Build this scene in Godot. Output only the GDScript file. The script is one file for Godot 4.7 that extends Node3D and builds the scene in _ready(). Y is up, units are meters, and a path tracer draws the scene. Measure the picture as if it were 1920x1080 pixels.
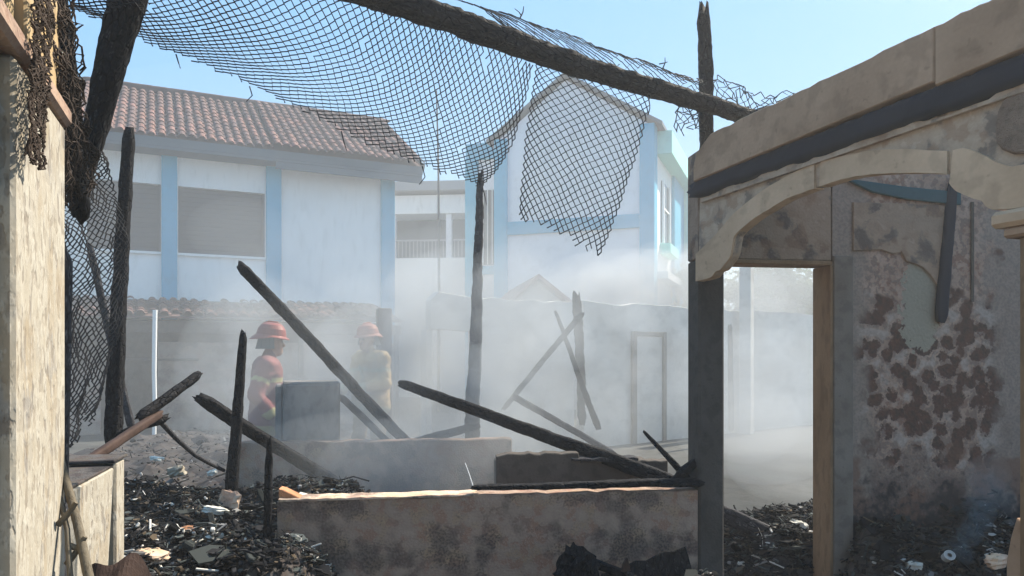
extends Node3D
# A burnt-out courtyard seen from a porch. x right, y up, z towards the camera; the camera stands at x 0, z 0 with its eye at 1.6 m.

const EYE := 1.6
var M := {}
var rng := RandomNumberGenerator.new()
var used := {}

# ------------------------------------------------------------------ small helpers
func at(x: float, y: float, d: float) -> Vector3:      # a sight line of the photograph met at depth d
	return Vector3((x - 960.0) / 1400.0 * d, EYE + (660.0 - y) / 1400.0 * d, -d)

func numbered(called: String) -> String:
	if not used.has(called):
		used[called] = 0
		return called
	used[called] += 1
	return "%s_%03d" % [called, used[called]]

func tag(o: Node, label := "", category := "", group := "", kind := "") -> Node:
	if label: o.set_meta("label", label)
	if category: o.set_meta("category", category)
	if group: o.set_meta("group", group)
	if kind: o.set_meta("kind", kind)
	return o

func thing(called: String, label: String, category: String, place: Transform3D, group := "") -> Node3D:
	var o := Node3D.new()
	o.name = numbered(called)
	add_child(o, true)
	o.transform = place
	tag(o, label, category, group)
	return o

func part(parent: Node, called: String, mesh: Mesh, mat: Material, pos := Vector3.ZERO, basis := Basis()) -> MeshInstance3D:
	var o := MeshInstance3D.new()
	o.name = called
	o.mesh = mesh
	o.material_override = mat
	o.transform = Transform3D(basis, pos)
	parent.add_child(o, true)
	return o

func single(called: String, label: String, category: String, mesh: Mesh, mat: Material, place: Transform3D, group := "") -> MeshInstance3D:
	var o := MeshInstance3D.new()
	o.name = numbered(called)
	o.mesh = mesh
	o.material_override = mat
	o.transform = place
	add_child(o, true)
	tag(o, label, category, group)
	return o

func frame(o: Vector3, along: Vector3) -> Transform3D:   # local x along a wall, y up, z out of its face
	var x := along.normalized()
	return Transform3D(Basis(x, Vector3.UP, x.cross(Vector3.UP)), o)

func new_st() -> SurfaceTool:
	var st := SurfaceTool.new()
	st.begin(Mesh.PRIMITIVE_TRIANGLES)
	return st

func tri(st: SurfaceTool, a: Vector3, b: Vector3, c: Vector3, out: Vector3) -> void:
	var n := (b - a).cross(c - a)
	if n.length_squared() < 1e-16: return
	n = n.normalized()
	var flip := n.dot(out) > 0.0
	if not flip: n = -n
	for p in ([a, c, b] if flip else [a, b, c]):
		st.set_normal(n)
		st.set_uv(Vector2(p.x, -p.y))
		st.add_vertex(p)

func quad(st: SurfaceTool, a: Vector3, b: Vector3, c: Vector3, d: Vector3, out: Vector3) -> void:
	tri(st, a, b, c, out)
	tri(st, a, c, d, out)

func add_box(st: SurfaceTool, lo: Vector3, hi: Vector3, c := 0.006) -> void:   # a chamfered box
	var m := (lo + hi) * 0.5
	var h := (hi - lo) * 0.5
	c = minf(c, minf(h.x, minf(h.y, h.z)) * 0.5)
	var v := func(ax: int, s: Vector3) -> Vector3:
		var e := h - Vector3(c, c, c)
		e[ax] = h[ax]
		return m + e * s
	for ax in 3:
		var u := (ax + 1) % 3
		var w := (ax + 2) % 3
		for sg in [-1.0, 1.0]:
			var q := []
			for k in [[-1, -1], [1, -1], [1, 1], [-1, 1]]:
				var s := Vector3()
				s[ax] = sg
				s[u] = k[0]
				s[w] = k[1]
				q.append(v.call(ax, s))
			var n := Vector3()
			n[ax] = sg
			quad(st, q[0], q[1], q[2], q[3], n)
	if c <= 0.0: return
	for ax in 3:
		var u := (ax + 1) % 3
		var w := (ax + 2) % 3
		for su in [-1.0, 1.0]:
			for sw in [-1.0, 1.0]:
				var s0 := Vector3()
				s0[u] = su
				s0[w] = sw
				var s1 := s0
				s0[ax] = -1
				s1[ax] = 1
				var n := Vector3()
				n[u] = su
				n[w] = sw
				quad(st, v.call(u, s0), v.call(w, s0), v.call(w, s1), v.call(u, s1), n)
	for sx in [-1.0, 1.0]:
		for sy in [-1.0, 1.0]:
			for sz in [-1.0, 1.0]:
				var s := Vector3(sx, sy, sz)
				tri(st, v.call(0, s), v.call(1, s), v.call(2, s), s)

func box(lo: Vector3, hi: Vector3, c := 0.006) -> ArrayMesh:
	var st := new_st()
	add_box(st, lo, hi, c)
	return st.commit()

func add_prism(st: SurfaceTool, poly: PackedVector2Array, z0: float, z1: float, bevel := 0.0) -> void:   # an outline in x, y with depth in z
	if Geometry2D.is_polygon_clockwise(poly):
		poly.reverse()
	var n := poly.size()
	var inner := poly
	if bevel > 0.0:
		inner = PackedVector2Array()
		for i in n:
			var a := (poly[i] - poly[(i + n - 1) % n]).normalized()
			var b := (poly[(i + 1) % n] - poly[i]).normalized()
			var q := (Vector2(-a.y, a.x) + Vector2(-b.y, b.x)).normalized()
			inner.append(poly[i] + q * bevel)
	var t := Geometry2D.triangulate_polygon(inner)
	if t.is_empty():
		inner = poly
		t = Geometry2D.triangulate_polygon(inner)
		bevel = 0.0
	for i in range(0, t.size(), 3):
		var a := inner[t[i]]
		var b := inner[t[i + 1]]
		var c := inner[t[i + 2]]
		tri(st, Vector3(a.x, a.y, z1), Vector3(b.x, b.y, z1), Vector3(c.x, c.y, z1), Vector3.BACK)
		tri(st, Vector3(a.x, a.y, z0), Vector3(b.x, b.y, z0), Vector3(c.x, c.y, z0), Vector3.FORWARD)
	for i in n:
		var j := (i + 1) % n
		var a := poly[i]
		var b := poly[j]
		var o := Vector3((b - a).y, -(b - a).x, 0)
		quad(st, Vector3(a.x, a.y, z0 + bevel), Vector3(b.x, b.y, z0 + bevel), Vector3(b.x, b.y, z1 - bevel), Vector3(a.x, a.y, z1 - bevel), o)
		if bevel > 0.0:
			var c := inner[i]
			var d := inner[j]
			var oo := o.normalized()
			quad(st, Vector3(a.x, a.y, z1 - bevel), Vector3(b.x, b.y, z1 - bevel), Vector3(d.x, d.y, z1), Vector3(c.x, c.y, z1), oo + Vector3.BACK)
			quad(st, Vector3(a.x, a.y, z0 + bevel), Vector3(b.x, b.y, z0 + bevel), Vector3(d.x, d.y, z0), Vector3(c.x, c.y, z0), oo + Vector3.FORWARD)

func prism(poly: PackedVector2Array, z0: float, z1: float, bevel := 0.0) -> ArrayMesh:
	var st := new_st()
	add_prism(st, poly, z0, z1, bevel)
	return st.commit()

func add_tube(st: SurfaceTool, pts: PackedVector3Array, r0: float, r1: float, sides := 5) -> void:
	var n := pts.size()
	if n < 2: return
	var rings := []
	var ref := Vector3(0.31, 0.2, 0.93).normalized()
	for i in n:
		var t := (pts[mini(i + 1, n - 1)] - pts[maxi(i - 1, 0)]).normalized()
		if absf(t.dot(ref)) > 0.98: ref = Vector3(0.93, 0.3, 0.2).normalized()
		var a := t.cross(ref).normalized()
		var b := a.cross(t)
		var r := lerpf(r0, r1, float(i) / (n - 1))
		var ring := []
		for k in sides:
			var w := TAU * k / sides
			ring.append([pts[i] + (a * cos(w) + b * sin(w)) * r, a * cos(w) + b * sin(w)])
		rings.append(ring)
	for i in n - 1:
		for k in sides:
			var l := (k + 1) % sides
			var p: Array = [rings[i][k], rings[i][l], rings[i + 1][l], rings[i + 1][k]]
			var fn: Vector3 = (p[1][0] - p[0][0]).cross(p[3][0] - p[0][0])
			var rev: bool = fn.dot(p[0][1]) > 0.0
			for q in ([0, 2, 1, 0, 3, 2] if rev else [0, 1, 2, 0, 2, 3]):
				st.set_normal(p[q][1])
				st.set_uv(Vector2(float(k) / sides, i))
				st.add_vertex(p[q][0])
	for e in [0, n - 1]:
		var o := (pts[0] - pts[1]) if e == 0 else (pts[n - 1] - pts[n - 2])
		for k in range(1, sides - 1):
			tri(st, rings[e][0][0], rings[e][k][0], rings[e][k + 1][0], o)

func tube(pts: PackedVector3Array, r0: float, r1 := -1.0, sides := 6) -> ArrayMesh:
	var st := new_st()
	add_tube(st, pts, r0, r0 if r1 < 0 else r1, sides)
	return st.commit()

# a sawn timber eaten by fire, from the origin up +y: squarish section, charred facets, ragged ends
func charred(length: float, w: float, h: float, sd: int, rough := 1.0, taper0 := 1.0, taper1 := 0.8, bend := 0.0) -> ArrayMesh:
	var nz := FastNoiseLite.new()
	nz.seed = sd
	nz.frequency = 7.0
	nz.fractal_octaves = 3
	var ck := FastNoiseLite.new()
	ck.seed = sd + 7
	ck.noise_type = FastNoiseLite.TYPE_CELLULAR
	ck.cellular_return_type = FastNoiseLite.RETURN_DISTANCE2_SUB
	ck.frequency = 24.0
	var sides := 16
	var rows := clampi(int(length / 0.022), 12, 160)
	var st := new_st()
	for i in rows + 1:
		var t := float(i) / rows
		var y := t * length
		var tp := lerpf(taper0, taper1, t)
		var tip := minf(1.0, minf(t, 1.0 - t) * length / (0.5 * w))
		tp *= lerpf(0.72, 1.0, sqrt(tip))
		for k in sides:
			var a := TAU * k / sides
			var c := cos(a)
			var s := sin(a)
			var sq := 1.0 / pow(pow(absf(c), 5.0) + pow(absf(s), 5.0), 0.2)
			var p := Vector3(c * sq * w * 0.5, y, s * sq * h * 0.5)
			var n1 := nz.get_noise_3d(p.x * 1.6, p.y * 0.9, p.z * 1.6)
			var n2 := clampf(ck.get_noise_3d(p.x, p.y * 0.7, p.z) + 1.0, 0.0, 0.5)
			var f := tp * (1.0 + rough * (n1 * 0.22 + (n2 - 0.25) * 0.30))
			p.x = p.x * f + bend * sin(PI * t) + nz.get_noise_2d(y * 0.12, 3.0) * w * 0.16 * rough
			p.z = p.z * f + nz.get_noise_2d(y * 0.12, 40.0) * h * 0.16 * rough
			if i == 0: p.y -= (nz.get_noise_2d(a * 0.3, 9.0) + 0.3) * w * 0.6
			if i == rows: p.y += (nz.get_noise_2d(a * 0.35, 19.0) + 0.2) * w * 0.9
			st.set_uv(Vector2(a / TAU, y))
			st.add_vertex(p)
	for i in rows:
		for k in sides:
			var l := (k + 1) % sides
			var a := i * sides + k
			var b := i * sides + l
			for q in [a, b, b + sides, a, b + sides, a + sides]: st.add_index(q)
	for e in [0, rows]:
		for k in range(1, sides - 1):
			for q in ([0, k + 1, k] if e == 0 else [0, k, k + 1]): st.add_index(e * sides + q)
	st.generate_normals()
	return st.commit()

func aim(a: Vector3, b: Vector3, roll := 0.0) -> Transform3D:
	var y := (b - a).normalized()
	var x := y.cross(Vector3(0, 0, 1) if absf(y.z) < 0.9 else Vector3(1, 0, 0)).normalized()
	return Transform3D(Basis(x, y, x.cross(y)) * Basis(Vector3.UP, roll), a)

var timber_seed := 100
func timber(called: String, label: String, category: String, a: Vector3, b: Vector3, w: float, h: float, mat: Material, rough := 1.0, t0 := 1.0, t1 := 0.85, group := "", bend := 0.0) -> MeshInstance3D:
	timber_seed += 13
	if group == "" and category == "charred timber": group = "burnt timbers of the fallen roof"
	return single(called, label, category, charred(a.distance_to(b), w, h, timber_seed, rough, t0, t1, bend), mat, aim(a, b), group)

# ------------------------------------------------------------------ materials
func noise(sd: int, freq: float, kind := FastNoiseLite.TYPE_SIMPLEX_SMOOTH, oct := 4) -> FastNoiseLite:
	var n := FastNoiseLite.new()
	n.seed = sd
	n.frequency = freq
	n.noise_type = kind
	n.fractal_octaves = oct
	return n

func plane_of(n: FastNoiseLite, w: int, h: int) -> PackedByteArray:
	var im := n.get_seamless_image(w, h, false, false, 0.15)
	im.convert(Image.FORMAT_L8)
	return im.get_data()

# colour (linear) and height of every texel from layered noises; f(values, u, v) -> Color whose alpha is the height
func paint(w: int, h: int, layers: Array, f: Callable) -> Array:
	var data := []
	for n in layers: data.append(plane_of(n, w, h))
	var rgb := PackedByteArray()
	var hgt := PackedByteArray()
	rgb.resize(w * h * 3)
	hgt.resize(w * h)
	var vals := PackedFloat32Array()
	vals.resize(layers.size())
	for y in h:
		for x in w:
			var i := y * w + x
			for k in vals.size(): vals[k] = data[k][i] / 255.0
			var c: Color = f.call(vals, float(x) / w, float(y) / h)
			var s := c.linear_to_srgb()
			rgb[i * 3] = int(clampf(s.r, 0, 1) * 255)
			rgb[i * 3 + 1] = int(clampf(s.g, 0, 1) * 255)
			rgb[i * 3 + 2] = int(clampf(s.b, 0, 1) * 255)
			hgt[i] = int(clampf(c.a, 0, 1) * 255)
	return [ImageTexture.create_from_image(Image.create_from_data(w, h, false, Image.FORMAT_RGB8, rgb)), ImageTexture.create_from_image(Image.create_from_data(w, h, false, Image.FORMAT_L8, hgt))]

func mat(t: Array, scale: Vector3, bump := 0.0, rough := 0.9, world := true, tint := Color(1, 1, 1)) -> StandardMaterial3D:
	var m := StandardMaterial3D.new()
	m.albedo_texture = t[0]
	m.albedo_color = tint.linear_to_srgb()
	m.roughness = rough
	m.metallic_specular = 0.3
	if bump > 0.0:
		m.heightmap_enabled = true
		m.heightmap_texture = t[1]
		m.heightmap_scale = bump
	m.uv1_triplanar = true
	m.uv1_world_triplanar = world
	m.uv1_scale = scale
	return m

func plain(r: float, g: float, b: float, rough := 0.85, metal := 0.0) -> StandardMaterial3D:
	var m := StandardMaterial3D.new()
	m.albedo_color = Color(r, g, b).linear_to_srgb()
	m.roughness = rough
	m.metallic = metal
	m.metallic_specular = 0.3
	return m

func mixc(a: Color, b: Color, t: float) -> Color:
	return a.lerp(b, clampf(t, 0.0, 1.0))

func step2(a: float, b: float, x: float) -> float:
	return smoothstep(a, b, x)

func make_materials() -> void:
	var cell := noise(5, 0.03, FastNoiseLite.TYPE_CELLULAR, 1)
	cell.cellular_return_type = FastNoiseLite.RETURN_DISTANCE2_SUB
	cell.fractal_type = FastNoiseLite.FRACTAL_NONE
	# charred wood: black alligator plates, ash on the high spots
	var ch := paint(256, 256, [cell, noise(6, 0.02), noise(7, 0.08)], func(v, _u, _w):
		var crack := step2(0.0, 0.25, v[0])
		var ash := step2(0.55, 0.8, v[1]) * step2(0.4, 0.7, v[2])
		var c := mixc(Color(0.007, 0.007, 0.009), Color(0.018, 0.018, 0.02), v[2])
		c = mixc(c, Color(0.075, 0.075, 0.076), ash * 0.6)
		c = mixc(Color(0.006, 0.006, 0.007), c, crack)
		c.a = crack * 0.7 + v[2] * 0.3
		return c)
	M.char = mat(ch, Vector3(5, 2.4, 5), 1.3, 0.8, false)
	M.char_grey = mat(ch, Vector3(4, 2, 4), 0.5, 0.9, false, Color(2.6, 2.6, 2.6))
	M.char.metallic_specular = 0.18
	# sunlit cream plaster with flaking brown streaks
	var cr := paint(512, 512, [noise(11, 0.012), noise(12, 0.03), noise(13, 0.045), noise(14, 0.006), noise(15, 0.12)], func(v, _u, _w):
		var c := mixc(Color(0.40, 0.36, 0.29), Color(0.49, 0.46, 0.395), v[0] * 1.4 - 0.2)
		c = mixc(c, Color(0.34, 0.27, 0.18), step2(0.52, 0.72, v[3]) * 0.6)
		c = mixc(c, Color(0.27, 0.26, 0.25), step2(0.56, 0.68, v[0]) * step2(0.46, 0.58, v[3] * 0.5 + v[1] * 0.5) * 0.75)
		var flake := step2(0.585, 0.62, v[1]) * step2(0.38, 0.55, v[0])
		c = mixc(c, Color(0.20, 0.155, 0.11), flake * 0.55)
		var pale := step2(0.56, 0.60, v[2]) * step2(0.50, 0.42, v[1])
		c = mixc(c, Color(0.55, 0.52, 0.455), pale * 0.55)
		c = mixc(c, c * 0.7, step2(0.6, 0.72, v[4]) * step2(0.4, 0.6, v[2]))
		c.a = 0.6 - flake * 0.5 + v[2] * 0.25 + pale * 0.2
		return c)
	M.cream = mat(cr, Vector3(1.7, 0.7, 1.7), 0.4, 0.92, true, Color(0.74, 0.745, 0.75))
	M.cream_warm = mat(cr, Vector3(1.2, 0.5, 1.2), 0.3, 0.92, true, Color(0.88, 0.72, 0.50))
	# heat-stained plaster in shade: brown-grey with soot clouds, spalls and hairline cracks
	var crk := noise(21, 0.007, FastNoiseLite.TYPE_CELLULAR, 2)
	crk.cellular_return_type = FastNoiseLite.RETURN_DISTANCE2_SUB
	crk.domain_warp_enabled = true
	crk.domain_warp_amplitude = 40.0
	var so := paint(640, 640, [noise(22, 0.007, FastNoiseLite.TYPE_SIMPLEX, 7), noise(23, 0.018, FastNoiseLite.TYPE_SIMPLEX, 6), noise(24, 0.13, FastNoiseLite.TYPE_SIMPLEX, 4), noise(25, 0.009, FastNoiseLite.TYPE_SIMPLEX, 6), crk], func(v, _u, _w):
		var c := mixc(Color(0.36, 0.31, 0.27), Color(0.235, 0.195, 0.175), v[1] * 1.6 - 0.3)
		c = mixc(c, Color(0.33, 0.26, 0.185), step2(0.55, 0.75, v[3]) * 0.75)
		c = mixc(c, Color(0.17, 0.12, 0.105), step2(0.58, 0.66, v[1]) * 0.6)
		c = mixc(c, Color(0.085, 0.075, 0.072), step2(0.50, 0.78, v[0]) * (0.45 + 0.5 * v[2]))
		c = mixc(c, c * 0.72, step2(0.56, 0.68, v[2]) * step2(0.45, 0.65, v[3]))
		c = mixc(c, c * 1.22, step2(0.44, 0.36, v[2]) * step2(0.4, 0.6, v[1]))
		c = mixc(c, Color(0.06, 0.055, 0.06), step2(0.62, 0.70, v[2]) * step2(0.50, 0.66, v[3] * 0.5 + v[0] * 0.5) * 0.6)
		c = mixc(c, Color(0.33, 0.21, 0.16), step2(0.50, 0.62, v[1]) * step2(0.52, 0.40, v[0]) * 0.55)
		c = mixc(c, Color(0.42, 0.38, 0.35), step2(0.66, 0.74, v[2]) * step2(0.6, 0.4, v[0]) * 0.5)
		var line := 1.0 - step2(0.0, 0.035, v[4])
		c = mixc(c, Color(0.06, 0.045, 0.04), line * step2(0.45, 0.6, v[3]) * 0.7)
		c.a = 0.5 + (v[2] - 0.5) * 0.6 - line * 0.3 + step2(0.58, 0.66, v[1]) * -0.15
		return c)
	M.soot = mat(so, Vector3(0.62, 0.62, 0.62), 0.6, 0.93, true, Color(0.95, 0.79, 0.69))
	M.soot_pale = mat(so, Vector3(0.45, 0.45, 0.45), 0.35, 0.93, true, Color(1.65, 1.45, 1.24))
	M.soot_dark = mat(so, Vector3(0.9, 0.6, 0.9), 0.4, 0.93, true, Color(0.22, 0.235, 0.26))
	M.soot_far = mat(so, Vector3(0.3, 0.3, 0.3), 0.0, 0.93, true, Color(0.8, 0.8, 0.82))
	# weathered lime plaster with soft soot smears
	var w1 := noise(26, 0.010, FastNoiseLite.TYPE_SIMPLEX, 6)
	w1.domain_warp_enabled = true
	w1.domain_warp_amplitude = 60.0
	w1.domain_warp_frequency = 0.012
	var sm := paint(512, 512, [w1, noise(27, 0.02, FastNoiseLite.TYPE_SIMPLEX, 6), noise(28, 0.16), noise(29, 0.006)], func(v, _u, _w):
		var c := mixc(Color(0.42, 0.37, 0.315), Color(0.34, 0.285, 0.235), v[1] * 1.5 - 0.25)
		c = mixc(c, Color(0.17, 0.165, 0.165), step2(0.52, 0.74, v[0]) * 0.75)
		c = mixc(c, Color(0.085, 0.085, 0.09), step2(0.66, 0.80, v[0]) * 0.7)
		c = mixc(c, Color(0.50, 0.45, 0.40), step2(0.40, 0.28, v[0]) * step2(0.5, 0.62, v[1]) * 0.7)
		c = mixc(c, Color(0.27, 0.19, 0.14), step2(0.58, 0.68, v[3]) * step2(0.5, 0.6, v[1]) * 0.6)
		c = mixc(c, c * 0.86, v[2])
		c.a = 0.5 + (v[2] - 0.5) * 0.4 + (v[1] - 0.5) * 0.5
		return c)
	M.smear = mat(sm, Vector3(0.8, 0.8, 0.8), 0.5, 0.93, true, Color(1.24, 1.10, 0.97))
	M.smear_dark = mat(sm, Vector3(0.7, 0.7, 0.7), 0.6, 0.93, true, Color(0.76, 0.64, 0.56))
	# plain cement render, brown-grey
	var ce := paint(512, 512, [noise(31, 0.005), noise(32, 0.02), noise(33, 0.15), noise(34, 0.05)], func(v, _u, _w):
		var c := mixc(Color(0.245, 0.205, 0.17), Color(0.34, 0.295, 0.255), v[0] * 1.5 - 0.25)
		c = mixc(c, c * 0.72, step2(0.5, 0.75, v[1]) * 0.8)
		c = mixc(c, Color(0.14, 0.12, 0.10), step2(0.76, 0.84, v[3]) * 0.5)
		c = mixc(c, c * 1.18, v[2] - 0.4)
		c.a = 0.5 + (v[2] - 0.5) * 0.5 + (v[3] - 0.5) * 0.4
		return c)
	M.cement = mat(ce, Vector3(0.6, 0.6, 0.6), 0.25, 0.92, true, Color(1.28, 0.99, 0.77))
	M.band = mat(ce, Vector3(0.5, 0.5, 0.5), 0.2, 0.9, true, Color(1.86, 1.56, 1.24))
	M.jamb = mat(ce, Vector3(1.1, 0.4, 1.1), 0.25, 0.9, true, Color(0.78, 0.58, 0.39))
	M.block = mat(ce, Vector3(0.3, 0.3, 0.3), 0.25, 0.95, true, Color(1.7, 1.9, 2.05))
	M.dark_block = mat(ce, Vector3(0.8, 0.8, 0.8), 0.5, 0.95, true, Color(0.25, 0.25, 0.255))
	M.casing = mat(ce, Vector3(0.8, 0.8, 0.8), 0.3, 0.93, true, Color(0.62, 0.62, 0.62))
	M.patch = mat(ce, Vector3(2.2, 2.2, 2.2), 1.2, 0.95, true, Color(0.8, 0.68, 0.6))
	M.ground = mat(ce, Vector3(0.25, 0.25, 0.25), 0.6, 0.95, true, Color(0.21, 0.25, 0.28))
	# painted school walls
	var wh := paint(256, 256, [noise(41, 0.01), noise(42, 0.04)], func(v, _u, _w):
		var c := mixc(Color(0.76, 0.77, 0.76), Color(0.83, 0.83, 0.81), v[0])
		c = mixc(c, Color(0.45, 0.45, 0.43), step2(0.6, 0.85, v[1]) * 0.28 + step2(0.55, 0.8, v[0]) * 0.1)
		c.a = v[1]
		return c)
	M.white = mat(wh, Vector3(0.55, 0.12, 0.55), 0.0, 0.85)
	M.lilac = mat(wh, Vector3(0.3, 0.2, 0.3), 0.0, 0.85, true, Color(0.9, 0.9, 0.96))
	M.blue = mat(wh, Vector3(0.5, 0.25, 0.5), 0.0, 0.8, true, Color(0.06, 0.44, 0.66))
	M.green_pale = mat(wh, Vector3(0.5, 0.25, 0.5), 0.0, 0.8, true, Color(0.36, 0.80, 0.72))
	M.soffit = plain(0.085, 0.115, 0.135)
	M.grey_slab = plain(0.30, 0.30, 0.30)
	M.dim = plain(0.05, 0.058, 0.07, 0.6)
	M.slat = plain(0.035, 0.042, 0.052, 0.8)
	M.glass = plain(0.03, 0.04, 0.05, 0.15)
	for i in 4:
		M["tile%d" % i] = plain([0.155, 0.115, 0.18, 0.10][i], [0.078, 0.068, 0.095, 0.062][i], [0.062, 0.06, 0.08, 0.058][i], 0.8)
	M.wire = plain(0.02, 0.021, 0.025, 0.7, 0.1)
	M.wire_rust = plain(0.042, 0.029, 0.022, 0.85, 0.1)
	M.pvc = plain(0.7, 0.72, 0.72, 0.5)
	M.rust_paint = mat(ce, Vector3(3, 1.5, 3), 0.2, 0.8, false, Color(0.17, 0.115, 0.105))
	M.teal = mat(wh, Vector3(1.5, 1.5, 1.5), 0.2, 0.85, true, Color(0.03, 0.095, 0.12))
	M.navy_black = plain(0.015, 0.02, 0.032, 0.9)
	M.brick = mat(ce, Vector3(3, 3, 3), 0.4, 0.9, false, Color(1.45, 0.8, 0.48))
	M.bamboo = mat(cr, Vector3(4, 1, 4), 0.2, 0.85, false, Color(0.30, 0.28, 0.25))
	M.chalk = mat(wh, Vector3(6, 6, 6), 0.4, 0.9, false, Color(0.72, 0.70, 0.64))
	M.tin = mat(ce, Vector3(1.2, 0.6, 1.2), 0.2, 0.7, false, Color(0.75, 0.80, 0.86))
	M.leaf = plain(0.09, 0.11, 0.05, 0.7)
	M.leaf.backlight_enabled = true
	M.leaf.backlight = Color(0.35, 0.4, 0.2)
	M.bark = plain(0.10, 0.08, 0.06)
	# the inner wall: spots where the paint boiled away, soot rising from the floor, one patch peeled to bare render
	var sp := noise(51, 0.030, FastNoiseLite.TYPE_CELLULAR, 1)
	sp.fractal_type = FastNoiseLite.FRACTAL_NONE
	sp.cellular_return_type = FastNoiseLite.RETURN_DISTANCE
	sp.cellular_jitter = 0.9
	sp.domain_warp_enabled = true
	sp.domain_warp_amplitude = 17.0
	sp.domain_warp_frequency = 0.03
	var sw := paint(512, 1024, [sp, noise(52, 0.012), noise(53, 0.05), noise(54, 0.006), noise(55, 0.12)], func(v, u, w):
		var x: float = 3.1 + u * 1.5
		var h: float = 3.0 * (1.0 - w)
		var c := mixc(Color(0.285, 0.195, 0.152), Color(0.385, 0.28, 0.222), v[1] * 1.6 - 0.3)
		c = mixc(c, Color(0.15, 0.105, 0.09), step2(0.50, 0.62, v[2]) * 0.65)
		c = mixc(c, Color(0.23, 0.115, 0.075), step2(0.55, 0.68, v[3]) * step2(0.4, 0.6, v[2]) * 0.5)
		c = mixc(c, Color(0.33, 0.29, 0.26), step2(0.62, 0.72, v[4]) * 0.35)
		# grey run-off near the casing and the pier
		c = mixc(c, Color(0.245, 0.205, 0.175), step2(3.42, 3.30, x + (v[1] - 0.5) * 0.15) * 0.8)
		c = mixc(c, Color(0.225, 0.185, 0.16), step2(4.08, 4.2, x + (v[1] - 0.5) * 0.2) * 0.8)
		var wob: float = (v[3] - 0.5) * 0.5 + (v[1] - 0.5) * 0.35
		var zone: float = step2(3.27, 3.36, x + wob * 0.3) * step2(4.28, 4.14, x + wob * 0.3) * step2(0.80, 0.98, h + wob) * step2(2.02, 1.86, h + wob)
		var spot: float = step2(0.47, 0.37, v[0] + (v[2] - 0.5) * 0.42 + (v[1] - 0.5) * 0.45 + (v[4] - 0.5) * 0.12) * zone
		c = mixc(c, mixc(Color(0.05, 0.032, 0.028), Color(0.125, 0.062, 0.045), v[2] * 1.6 - 0.4), spot * 0.92)
		c = mixc(c, Color(0.38, 0.33, 0.29), zone * step2(0.48, 0.6, v[0]) * step2(0.45, 0.6, v[1]) * 0.6)
		c = mixc(c, c * 0.75, step2(0.54, 0.6, v[4]) * 0.6)
		# bare render
		var px: float = (x - 3.70 + (v[2] - 0.5) * 0.10) / 0.115
		var py: float = (h - 1.88 + (v[2] - 0.5) * 0.12) / 0.27
		var bare: float = step2(1.06, 0.98, pow(absf(px), 3.0) + pow(absf(py), 3.0))
		c = mixc(c, mixc(Color(0.24, 0.225, 0.18), Color(0.29, 0.265, 0.21), v[4]), bare)
		# brown blotches, then soot towards the floor
		c = mixc(c, Color(0.15, 0.085, 0.06), step2(0.55, 0.7, v[3]) * step2(1.25, 0.95, h) * 0.7)
		c = mixc(c, Color(0.014, 0.015, 0.02), step2(0.98, 0.60, h + (v[3] - 0.5) * 0.42 + (v[2] - 0.5) * 0.35) * 0.92)
		c.a = 0.55 - spot * 0.25 - bare * 0.35 + (v[4] - 0.5) * 0.3
		return c)
	var s := StandardMaterial3D.new()
	s.albedo_texture = sw[0]
	s.heightmap_enabled = true
	s.heightmap_texture = sw[1]
	s.heightmap_scale = 0.9
	s.roughness = 0.93
	s.metallic_specular = 0.25
	s.uv1_scale = Vector3(1.0 / 1.5, 1.0 / 3.0, 1)
	s.uv1_offset = Vector3(-3.1 / 1.5, 0, 0)
	M.spotted = s

# ------------------------------------------------------------------ chain-link netting: one zigzag wire per strand, each hooked into the next
func netting(root: Node3D, nu: int, nv: int, surf: Callable, keep: Callable, r: float, m: Material) -> void:
	for i in nu:
		var run := PackedVector3Array()
		for k in nv + 1:
			var inside: bool = keep.call(float(i) / nu, float(k) / nv, i, k)
			if inside:
				var u := (i + float((k + i) % 2)) / nu
				var p: Vector3 = surf.call(u, float(k) / nv)
				p.z += (r if (k + i) % 2 == 0 else -r)
				run.append(p)
			if not inside or k == nv:
				if run.size() > 1:
					var st := new_st()
					add_tube(st, run, r, r, 4)
					part(root, "wire", st.commit(), m)
				run = PackedVector3Array()

func along(pts: Array, t: float) -> Vector3:     # a point on a smooth line through points, 0..1 by their index
	var n := pts.size() - 1
	var x := clampf(t, 0.0, 1.0) * n
	var i := mini(int(x), n - 1)
	var f := x - i
	var a: Vector3 = pts[maxi(i - 1, 0)]
	var b: Vector3 = pts[i]
	var c: Vector3 = pts[i + 1]
	var d: Vector3 = pts[mini(i + 2, n)]
	return b.cubic_interpolate(c, a, d, f)

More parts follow.
